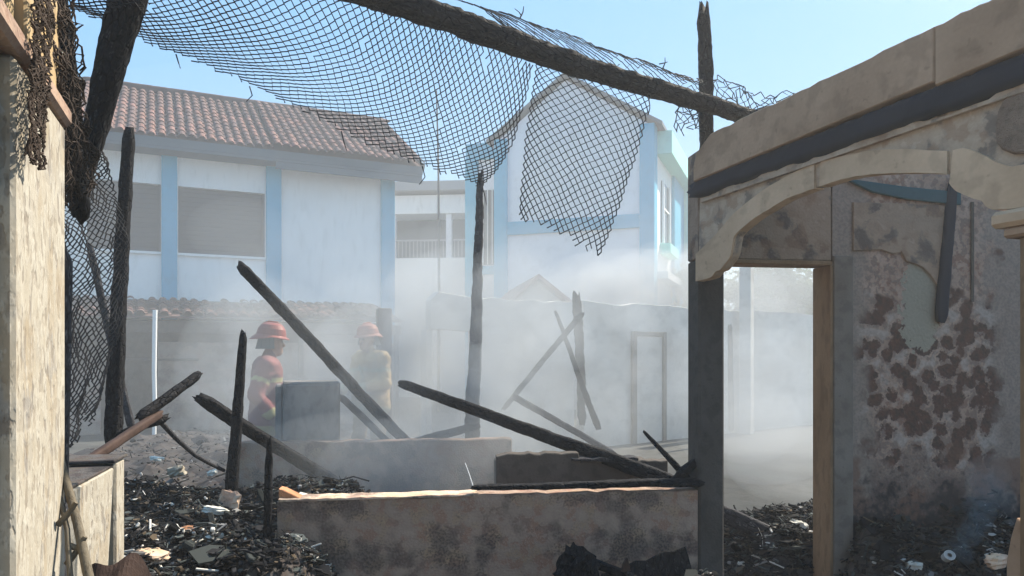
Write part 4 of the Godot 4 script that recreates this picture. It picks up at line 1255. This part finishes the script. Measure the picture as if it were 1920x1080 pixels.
func timbers() -> void:
	var c: Material = M.char
	var y := "charred timber"
	timber("roof_beam", "long thick charred beam slanting across the sky with netting on it", y, at(560, -62, 3.05), at(1428, 222, 4.32), 0.108, 0.11, c, 0.9, 1.0, 0.75, "", 0.03)
	timber("roof_post", "burnt post rising past the beam from the corner pillar", y, at(1318, 1120, 4.36), at(1325, 20, 4.36), 0.115, 0.10, c, 1.1, 1.0, 0.62)
	timber("rafter", "short thick black rafter leaning beside the cream wall top", y, at(148, 375, 3.0), at(258, -60, 2.8), 0.125, 0.11, c, 0.7, 0.45, 1.0)
	timber("rafter", "black rafter end wrapped in netting over the cream wall", y, at(152, 400, 2.7), at(92, -60, 2.3), 0.075, 0.08, c, 0.9, 0.8, 1.0)
	timber("standing_post", "tall slim burnt post standing behind the hanging netting", y, at(210, 830, 4.3), at(241, 250, 4.3), 0.085, 0.08, c, 0.6, 1.0, 0.7)
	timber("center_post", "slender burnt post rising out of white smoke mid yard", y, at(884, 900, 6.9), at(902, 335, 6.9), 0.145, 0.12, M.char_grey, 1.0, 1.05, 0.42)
	timber("fallen_rafter", "long burnt rafter leaning above the grey cabinet", y, at(452, 500, 6.0), at(880, 955, 6.6), 0.095, 0.095, c, 0.7, 0.9, 0.9)
	timber("fallen_rafter", "burnt rafter propped across the low sooty wall", y, at(377, 748, 5.1), at(690, 945, 5.8), 0.105, 0.10, c, 0.7, 0.8, 0.9)
	timber("short_post", "burnt upright stump beside the firefighter in red", y, at(434, 920, 5.0), at(456, 626, 5.0), 0.06, 0.06, c, 0.7, 1.35, 0.75)
	timber("thin_post", "thin jagged black post at the end of the low wall", y, at(502, 1120, 3.84), at(506, 828, 3.84), 0.052, 0.05, c, 1.4, 1.0, 0.6)
	timber("fallen_beam", "long burnt beam slanting down onto the concrete trough", y, at(755, 720, 6.0), at(1262, 905, 4.8), 0.10, 0.12, c, 0.6, 0.75, 1.0)
	timber("charred_plank", "black flaking plank lying along the top of the low wall", "charred plank", at(888, 915, 4.06), at(1312, 903, 4.26), 0.045, 0.10, c, 1.2, 0.55, 1.0)
	timber("stick", "thin burnt stick propped against the burnt roof post", "stick", at(1209, 810, 4.6), at(1292, 900, 4.35), 0.028, 0.028, c, 0.8, 0.8, 1.6)
	timber("charred_lump", "black burnt block at the plank end beside the post", "charred block", at(1262, 905, 4.24), at(1300, 872, 4.28), 0.06, 0.06, c, 1.6, 0.6, 1.0)
	timber("ridge_pole", "long pole with a reddish lower length resting on the parapet end", y, at(372, 703, 4.2), at(262, 783, 3.8), 0.05, 0.05, c, 0.6, 0.9, 1.0)
	timber("painted_pole", "reddish painted pole sloping down onto the parapet end", "pole", at(300, 776, 3.95), at(150, 874, 3.2), 0.042, 0.036, M.rust_paint, 0.3, 1.0, 1.0)
	timber("charred_lump", "black burnt knuckle of wood where the poles cross", "charred block", at(225, 815, 3.85), at(306, 786, 4.0), 0.055, 0.055, c, 1.2, 0.6, 1.0)
	single("curved_rod", "thin grey rod curving down onto the rubble", "rod", tube(PackedVector3Array([at(302, 792, 4.0), at(330, 822, 4.2), at(365, 853, 4.5), at(395, 870, 4.8), at(420, 882, 5.0)]), 0.014, 0.012, 6), M.char_grey, Transform3D())
	timber("cross_timber", "crossed burnt timber leaning up to the left by the courtyard wall", y, at(1042, 585, 9.4), at(1120, 800, 9.3), 0.085, 0.07, c, 0.9, 0.5, 1.0)
	timber("cross_timber", "crossed burnt timber leaning up to the right by the courtyard wall", y, at(1090, 590, 9.3), at(945, 765, 9.0), 0.075, 0.07, c, 0.8, 1.0, 0.8)
	timber("cross_timber", "ragged upright timber in the gap of the courtyard wall", y, at(1092, 790, 10.6), at(1083, 560, 10.6), 0.16, 0.10, c, 1.4, 0.7, 0.8)
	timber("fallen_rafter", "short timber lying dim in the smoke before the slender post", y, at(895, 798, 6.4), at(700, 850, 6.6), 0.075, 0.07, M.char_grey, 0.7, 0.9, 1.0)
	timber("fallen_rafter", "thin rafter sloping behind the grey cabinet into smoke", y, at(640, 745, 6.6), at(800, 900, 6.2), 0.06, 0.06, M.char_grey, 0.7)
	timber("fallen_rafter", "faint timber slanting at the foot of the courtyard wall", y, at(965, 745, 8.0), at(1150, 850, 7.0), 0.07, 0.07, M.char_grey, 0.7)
	timber("fallen_timber", "burnt timber sloping through the open doorway", y, at(1330, 950, 4.9), at(1575, 1065, 4.75), 0.115, 0.10, M.char_grey, 0.6, 1.0, 0.9)
	single("fallen_board", "flat black board end sloping up to the pillar before the low wall", "charred board", prism(PackedVector2Array([Vector2(-0.02, -0.10), Vector2(0.56, -0.10), Vector2(0.545, 0.0), Vector2(0.535, 0.105), Vector2(0.46, 0.085), Vector2(0.40, 0.088), Vector2(0.30, 0.05), Vector2(0.24, 0.055), Vector2(0.12, 0.012), Vector2(0.05, 0.008)]), -0.012, 0.012, 0.004), M.char, Transform3D(Basis(Vector3.UP, 0.3) * Basis(Vector3.RIGHT, -0.35), at(1112, 1080, 3.7)))
	timber("fallen_timber", "thin black timber behind the black clump", y, at(1095, 1050, 3.75), at(1190, 1085, 3.7), 0.05, 0.05, c, 0.9)
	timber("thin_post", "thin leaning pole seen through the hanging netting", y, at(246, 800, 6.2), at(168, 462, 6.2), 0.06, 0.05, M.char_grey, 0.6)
	timber("thin_post", "dark upright added along the courtyard wall joint seen through the doorway", y, at(1371, 805, 13.2), at(1369, 612, 13.2), 0.09, 0.07, M.char_grey, 0.5)  # added upright, draws the dark vertical joint of the wall
	single("loose_wire", "thin pale wire springing from the wall top by the plank", "wire", tube(PackedVector3Array([at(887, 912, 4.1), at(880, 890, 4.12), at(872, 868, 4.15)]), 0.003, 0.002, 4), M.pvc, Transform3D())

func nets_of_wire() -> void:
	var r := RandomNumberGenerator.new()
	r.seed = 5
	var wob := noise(301, 0.9)
	var rag := func(i: int, k: int, s: float) -> float: return fposmod(sin(i * 12.9898 + k * 78.233 + s) * 43758.5453, 1.0)
	var fold := func(a: float, b: float, s: float) -> Vector3: return Vector3(wob.get_noise_3d(a, b, s), wob.get_noise_3d(a, b, s + 30.0), wob.get_noise_3d(a, b, s + 60.0))
	# the wide sheet sagging from the beam
	var n1 := thing("wire_netting", "wide sheet of charred chain link netting sagging from the roof beam", "wire netting", Transform3D(), "torn chain link netting")
	var top := [at(150, -215, 2.35), at(420, -125, 2.65), at(700, -25, 3.15), at(860, 40, 3.5), at(1004, 98, 3.7)]
	var bot := [at(120, 18, 2.75), at(232, 66, 2.95), at(345, 112, 3.15), at(470, 168, 3.3), at(600, 232, 3.45), at(715, 292, 3.6), at(815, 330, 3.75), at(898, 356, 3.9)]
	var s1 := func(u: float, v: float) -> Vector3:
		var a := along(top, u)
		var b := along(bot, u)
		var p := a.lerp(b, v)
		p += Vector3(0.10 * v * (1.0 - v), -0.05 * sin(v * PI), -0.16 * sin(v * PI) * (0.4 + u))
		return p + fold.call(u * 5.0, v * 4.0, 1.0) * 0.010
	netting(n1, 112, 36, s1, func(u, v, i, k): return v < 0.985 - 0.05 * rag.call(i, 0, 1.0) and not (u > 0.955 and v < 0.05) and wob.get_noise_2d(u * 14.0, v * 8.0) < 0.56, 0.0031, M.wire)
	for q in [[905, 358, 912, 384, 3.9], [640, 252, 650, 282, 3.5], [792, 318, 786, 346, 3.7], [468, 168, 462, 190, 3.3], [330, 108, 338, 128, 3.1]]:
		part(n1, "wire_end", tube(PackedVector3Array([at(q[0], q[1] - 6, q[4]), at(q[0] + 5, (q[1] + q[3]) * 0.5, q[4] - 0.02), at(q[2], q[3], q[4] + 0.02)]), 0.003, 0.002, 4), M.wire)
	# panel hanging free from the beam
	var n2 := thing("wire_netting", "torn panel of chain link netting hanging free before the gabled building", "wire netting", Transform3D(), "torn chain link netting")
	var t2 := [at(1018, 98, 3.72), at(1120, 138, 3.85), at(1225, 178, 4.0)]
	var b2 := [at(982, 418, 3.72), at(1055, 450, 3.8), at(1128, 482, 3.86)]
	var s2 := func(u: float, v: float) -> Vector3:
		var p := along(t2, u).lerp(along(b2, u), v)
		p += Vector3(-0.02 + 0.055 * (u - 0.3) * sin(v * PI * 0.9), 0, 0.10 * sin(v * 3.0 + u * 2.0))
		return p + fold.call(u * 3.0, v * 4.0, 9.0) * 0.010
	netting(n2, 28, 44, s2, func(_u, v, i, k): return v < 0.99 - 0.05 * rag.call(i, 0, 2.0), 0.0034, M.wire)
	# strip along and over the beam
	var n3 := thing("wire_netting", "ragged strip of chain link netting wrapped along the charred beam", "wire netting", Transform3D(), "torn chain link netting")
	var t3 := [at(840, -6, 3.62), at(960, 28, 3.75), at(1080, 68, 3.9), at(1200, 112, 4.05), at(1312, 150, 4.2)]
	var b3 := [at(985, 100, 3.74), at(1070, 138, 3.83), at(1150, 172, 3.95), at(1240, 196, 4.08), at(1316, 216, 4.22)]
	netting(n3, 56, 16, func(u: float, v: float) -> Vector3:
		var p := along(t3, u).lerp(along(b3, u), v)
		p += Vector3(0, 0.02 * sin(v * PI), 0.085 * sin(v * PI))
		return p + fold.call(u * 6.0, v * 2.0, 17.0) * 0.014
	, func(_u, v, i, k): return v > 0.10 * rag.call(i, 0, 4.0) and rag.call(i, k, 5.0) > 0.02 and v < 0.98 - 0.2 * rag.call(i, 1, 6.0), 0.0030, M.wire)
	for w in [[975, 34, 982, 12, 3.78], [978, 30, 965, 16, 3.78], [1243, 128, 1247, 108, 4.1], [1236, 120, 1252, 116, 4.1], [882, -2, 902, -14, 3.66], [1215, 215, 1218, 192, 4.0]]:
		part(n3, "wire_end", tube(PackedVector3Array([at(w[0], w[1], w[4]), at((w[0] + w[2]) * 0.5 + 2, (w[1] + w[3]) * 0.5, w[4]), at(w[2], w[3], w[4])]), 0.004, 0.002, 4), M.wire)
	# scraps either side of the post
	var n4 := thing("wire_netting", "scrap of chain link netting blown over the canopy beyond the post", "wire netting", Transform3D(), "torn chain link netting")
	var t4 := [at(1338, 146, 4.45), at(1395, 162, 4.5), at(1445, 176, 4.55), at(1495, 186, 4.6)]
	var b4 := [at(1342, 196, 4.45), at(1392, 210, 4.5), at(1432, 216, 4.55), at(1462, 208, 4.6)]
	netting(n4, 24, 10, func(u: float, v: float) -> Vector3: return along(t4, u).lerp(along(b4, u), v) + fold.call(u * 5.0, v * 3.0, 23.0) * 0.05 + Vector3(0, 0, 0.05 * sin(u * 9.0)), func(_u, v, i, k): return rag.call(i, k, 8.0) > 0.02 and v < 1.0 - 0.15 * rag.call(i, 0, 8.0), 0.0034, M.wire)
	var n5 := thing("wire_netting", "small scrap of chain link netting hanging left of the burnt post", "wire netting", Transform3D(), "torn chain link netting")
	var t5 := [at(1268, 188, 4.25), at(1314, 202, 4.3)]
	var b5 := [at(1262, 252, 4.25), at(1312, 250, 4.3)]
	netting(n5, 9, 11, func(u: float, v: float) -> Vector3: return along(t5, u).lerp(along(b5, u), v) + fold.call(u * 3.0, v * 3.0, 29.0) * 0.04, func(_u, v, i, k): return v < 1.0 - 0.2 * rag.call(i, 0, 9.0), 0.0034, M.wire)
	# crumpled bundle over the end of the cream wall
	var n6 := thing("wire_netting", "crumpled bundle of scorched netting draped over the cream wall end", "wire netting", Transform3D(), "torn chain link netting")
	var t6 := [at(48, -40, 1.95), at(85, -40, 2.15), at(130, -40, 2.3)]
	var m6 := [at(112, 175, 2.22), at(128, 170, 2.3), at(148, 170, 2.42)]
	var b6 := [at(112, 400, 2.35), at(148, 380, 2.5), at(190, 330, 2.65)]
	netting(n6, 40, 64, func(u: float, v: float) -> Vector3:
		var p := along([along(t6, u), along(m6, u), along(b6, u)], v)
		return p + fold.call(u * 7.0, v * 6.0, 41.0) * 0.045
	, func(_u, v, i, k): return rag.call(i, k, 11.0) > 0.012 and v < 1.0 - 0.12 * rag.call(i, 0, 12.0), 0.0032, M.wire_rust)
	var n7 := thing("wire_netting", "narrow tail of scorched netting hanging flat on the cream wall", "wire netting", Transform3D(), "torn chain link netting")
	netting(n7, 22, 70, func(u: float, v: float) -> Vector3:
		var p := at(66, -30, 1.86).lerp(at(44, 316, 1.72), v)
		var w := lerpf(0.21, 0.15, v)
		return p + Vector3(0.36, 0, 0.93) * (u - 0.5) * -w + Vector3(0.035, 0, 0.015) + fold.call(u * 5.0, v * 12.0, 51.0) * 0.014
	, func(_u, v, i, k): return rag.call(i, k, 13.0) > 0.02 and v < 1.0 - 0.04 * rag.call(i, 0, 14.0), 0.0026, M.wire_rust)
	# curtain of netting before the tall post
	var n8 := thing("wire_netting", "curtain of dark netting hanging beside the tall burnt post", "wire netting", Transform3D(), "torn chain link netting")
	var t8 := [at(110, 290, 2.9), at(150, 285, 3.0), at(186, 262, 3.1)]
	var m8 := [at(112, 540, 2.9), at(178, 520, 3.1), at(238, 500, 3.3)]
	var b8 := [at(116, 850, 2.9), at(140, 842, 3.0), at(172, 800, 3.2)]
	netting(n8, 25, 84, func(u: float, v: float) -> Vector3:
		var p := along([along(t8, u), along(m8, u), along(b8, u)], v)
		return p + fold.call(u * 2.5, v * 6.0, 61.0) * 0.028
	, func(_u, v, i, k): return rag.call(i, k, 15.0) > 0.006 and v < 1.0 - 0.10 * rag.call(i, 0, 16.0), 0.0032, M.wire)

func rubble() -> void:
	# the heap itself
	var st := new_st()
	var grid := func(x0: float, x1: float, z0: float, z1: float, c: float) -> void:
		var nx := int((x1 - x0) / c)
		var nz := int((z1 - z0) / c)
		for i in nx:
			for j in nz:
				var q := []
				for e in [[i, j], [i + 1, j], [i + 1, j + 1], [i, j + 1]]:
					var x: float = x0 + e[0] * c
					var z: float = z0 + e[1] * c
					q.append(Vector3(x, heap(x, z) + 0.02 * wobble(x, z) - 0.012, z))
				if maxf(maxf(q[0].y, q[1].y), maxf(q[2].y, q[3].y)) > 0.015:
					quad(st, q[0], q[1], q[2], q[3], Vector3.UP)
	grid.call(-4.6, -0.4, -6.6, -1.5, 0.07)
	grid.call(0.0, 3.6, -6.8, -2.8, 0.07)
	grid.call(-6.0, 0.6, -14.6, -6.6, 0.2)
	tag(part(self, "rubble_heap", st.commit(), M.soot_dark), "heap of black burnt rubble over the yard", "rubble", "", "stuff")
	# loose splinters, flakes and lumps: five shapes, each one cloud
	var shapes := []
	for k in 5:
		var s := new_st()
		match k:
			0: add_box(s, Vector3(-0.09, -0.008, -0.011), Vector3(0.09, 0.008, 0.011), 0.003)
			1: add_prism(s, PackedVector2Array([Vector2(-0.05, -0.02), Vector2(0.0, -0.035), Vector2(0.055, -0.01), Vector2(0.03, 0.03), Vector2(-0.03, 0.035)]), -0.004, 0.004)
			2: add_box(s, Vector3(-0.03, -0.016, -0.022), Vector3(0.03, 0.016, 0.022), 0.009)
			3: add_tube(s, PackedVector3Array([Vector3(-0.11, 0, 0), Vector3(-0.03, 0.02, 0.01), Vector3(0.04, 0.0, 0.03), Vector3(0.12, 0.015, 0)]), 0.004, 0.003, 4)
			4: add_prism(s, PackedVector2Array([Vector2(-0.07, -0.05), Vector2(0.06, -0.06), Vector2(0.075, 0.02), Vector2(0.02, 0.055), Vector2(-0.06, 0.04)]), -0.003, 0.003)
		shapes.append(s.commit())
	var r := RandomNumberGenerator.new()
	r.seed = 2024
	var vm := StandardMaterial3D.new()
	vm.vertex_color_use_as_albedo = true
	vm.roughness = 0.95
	vm.metallic_specular = 0.2
	var names := ["splinter_litter", "flake_litter", "lump_litter", "wire_litter", "sheet_litter"]
	var labels := ["burnt splinters strewn over the rubble", "ashy flakes strewn over the rubble", "charcoal lumps strewn over the rubble", "twisted wire bits strewn over the rubble", "curled sheet scraps strewn over the rubble"]
	for k in 5:
		var tr := []
		var co := []
		var want: int = [14000, 14000, 14000, 5000, 2200][k]
		var tries := 0
		while tr.size() < want and tries < want * 6:
			tries += 1
			var x: float
			var d: float
			var pick := r.randf()
			if pick < 0.55:
				x = r.randf_range(-3.4, -0.9)
				d = r.randf_range(2.2, 6.3)
			elif pick < 0.75:
				x = r.randf_range(1.2, 2.9)
				d = r.randf_range(4.5, 6.6)
			elif pick < 0.90:
				x = r.randf_range(1.2, 2.9)
				d = r.randf_range(3.1, 4.45)
			elif pick < 0.94:
				x = r.randf_range(0.0, 1.3)
				d = r.randf_range(3.2, 4.0)
			else:
				x = r.randf_range(-5.5, 0.5)
				d = r.randf_range(6.5, 13.5)
			var h := heap(x, -d)
			if h < 0.04: continue
			var b := Basis.from_euler(Vector3(r.randfn(0, 0.5) - (PI / 2 if k in [1, 4] else 0.0), r.randf() * TAU, r.randfn(0, 0.45))) if not k in [1, 4] else Basis(Vector3.UP, r.randf() * TAU) * Basis.from_euler(Vector3(-PI / 2 + r.randfn(0, 0.45), r.randfn(0, 0.4), 0))
			var sc := r.randf_range(0.15, 0.55) * (2.6 if r.randf() < 0.03 else 1.0)
			tr.append(Transform3D(b.scaled(Vector3.ONE * sc), Vector3(x, h + r.randf_range(-0.005, 0.045), -d)))
			var v := clampf(r.randf() + 0.28 * hum.get_noise_2d(x * 1.1 + 50.0, d * 1.1), 0.0, 1.0)
			var g := r.randf_range(0.008, 0.035)
			var c := Color(g, g, g * 1.1)
			if v > 0.68: c = Color(0.06, 0.068, 0.066) * r.randf_range(0.7, 1.8)
			if v > 0.86: c = Color(0.13, 0.10, 0.07) * r.randf_range(0.5, 1.3)
			if v > 0.945: c = Color(0.26, 0.255, 0.25) * r.randf_range(0.6, 1.4)
			if v > 0.99: c = Color(0.62, 0.60, 0.56)
			if sc > 0.9: c = c * 0.5
			co.append(c * 0.75)
		var mm := MultiMesh.new()
		mm.transform_format = MultiMesh.TRANSFORM_3D
		mm.use_colors = true
		mm.mesh = shapes[k]
		mm.instance_count = tr.size()
		for i in tr.size():
			mm.set_instance_transform(i, tr[i])
			mm.set_instance_color(i, co[i])
		var o := MultiMeshInstance3D.new()
		o.name = names[k]
		o.multimesh = mm
		o.material_override = vm
		add_child(o, true)
		tag(o, labels[k], "rubble", "", "stuff")

func wobble(x: float, z: float) -> float:
	return sin(x * 31.0 + sin(z * 17.0) * 2.0) + sin(z * 41.0 + x * 13.0)

# ------------------------------------------------------------------ smoke: banks of real mist, denser near the embers
func smoke() -> void:
	var r := RandomNumberGenerator.new()
	r.seed = 31
	var mats := {}
	var bank := func(called: String, label: String, list: Array, thin: float) -> void:
		var root := Node3D.new()
		root.name = called
		add_child(root, true)
		tag(root, label, "smoke", "", "stuff")
		for e in list:
			var key := snappedf(e[6] * thin, 0.005)
			if not mats.has(key):
				var fm := FogMaterial.new()
				fm.density = key
				fm.albedo = Color(0.965, 0.985, 1.0)
				mats[key] = fm
			var f := FogVolume.new()
			f.name = "smoke_puff"
			f.shape = RenderingServer.FOG_VOLUME_SHAPE_ELLIPSOID
			f.material = mats[key]
			f.size = Vector3(e[3], e[4], e[5]) * 2.0
			f.position = at(e[0], e[1], e[2])
			f.rotation = Vector3(0, 0, e[7] if e.size() > 7 else 0.0)
			root.add_child(f, true)
	# x, y in the picture, depth, half sizes in metres, density per metre, tilt
	bank.call("haze_bank", "thin smoke filling the whole yard", [
		[720, 560, 11.0, 8.0, 3.2, 4.4, 0.014], [1150, 620, 12.0, 6.0, 3.0, 4.6, 0.014], [350, 620, 10.5, 4.5, 2.6, 3.6, 0.012]], 1.0)
	var plume := [
		[760, 760, 7.6, 1.7, 0.8, 1.0, 0.13], [960, 760, 8.6, 1.9, 0.9, 1.1, 0.10], [820, 660, 8.8, 1.7, 1.1, 1.1, 0.06],
		[640, 880, 5.45, 0.75, 0.42, 0.35, 0.28], [820, 880, 5.5, 0.9, 0.42, 0.4, 0.42], [760, 800, 6.0, 1.1, 0.55, 0.4, 0.30], [1000, 800, 6.2, 0.9, 0.5, 0.4, 0.25],
		[540, 790, 6.3, 0.9, 0.6, 0.45, 0.20], [500, 690, 6.2, 0.75, 0.75, 0.45, 0.36], [700, 690, 7.6, 0.7, 0.7, 0.5, 0.5], [1060, 660, 10.6, 1.9, 1.1, 0.9, 0.08]]
	# separate columns rise from the embers, lean and spread
	for c in [[690, 850, 6.9, 110, 1.0], [760, 850, 7.2, 60, 1.2], [860, 840, 7.0, 90, 1.0], [930, 850, 6.4, 60, 0.9], [1010, 830, 8.4, 120, 0.9], [600, 850, 8.0, 60, 0.6], [430, 800, 8.4, 50, 0.5], [1160, 800, 9.6, 80, 0.6], [700, 760, 9.0, 200, 0.6]]:
		var n := 13
		for i in n:
			var f := i / float(n - 1)
			var w := 0.10 + 0.34 * f
			plume.append([c[0] + c[3] * f * f + r.randf_range(-34, 34), c[1] - 330 * f * r.randf_range(0.85, 1.1), c[2] + r.randf_range(-0.35, 0.35), w * r.randf_range(0.7, 1.5), w * r.randf_range(0.6, 1.2), w, c[4] * 0.75 * (0.95 - 0.72 * f) * r.randf_range(0.6, 1.3), r.randf_range(-0.9, 0.9)])
	bank.call("smoke_plume", "thick white smoke welling up in the middle of the yard", plume, 0.8)
	var beyond := [[1180, 540, 17.0, 2.3, 0.9, 1.4, 0.22], [1300, 560, 17.5, 2.2, 0.9, 1.4, 0.22], [1080, 560, 16.5, 1.2, 0.6, 0.9, 0.22], [1420, 540, 18.0, 2.0, 1.0, 1.4, 0.16]]
	for i in 22:
		beyond.append([r.randf_range(1060, 1330), r.randf_range(480, 580), r.randf_range(15.6, 17.6), r.randf_range(0.3, 0.75), r.randf_range(0.2, 0.5), r.randf_range(0.3, 0.7), 0.3 + r.randf() * 0.3, r.randf_range(-0.7, 0.7)])
	bank.call("smoke_bank", "sunlit white smoke drifting behind the courtyard wall", beyond, 0.7)
	bank.call("doorway_smoke", "thin smoke low in the open doorway", [[1430, 760, 8.5, 1.1, 0.9, 0.9, 0.22], [1420, 700, 10.5, 1.3, 1.1, 0.9, 0.2], [1450, 545, 16.5, 1.0, 0.7, 0.8, 0.2], [1480, 810, 11.5, 1.2, 0.6, 0.7, 0.25], [1400, 790, 7.0, 0.5, 0.4, 0.4, 0.35], [1490, 870, 6.6, 0.6, 0.35, 0.4, 0.25]], 0.9)
	var wisp := []
	for i in 9:
		var f := i / 8.0
		wisp.append([1800 + 75 * f + r.randf_range(-22, 22), 1040 - 150 * f, 3.75 + 0.1 * f, (0.04 + 0.08 * f) * r.randf_range(0.7, 1.4), 0.05 + 0.06 * f, 0.05 + 0.05 * f, (1.0 - 0.6 * f) * r.randf_range(0.4, 1.1), -0.6])
	bank.call("smoke_wisp", "blue wisp of smoke rising from the ashes by the pier", wisp, 1.0)
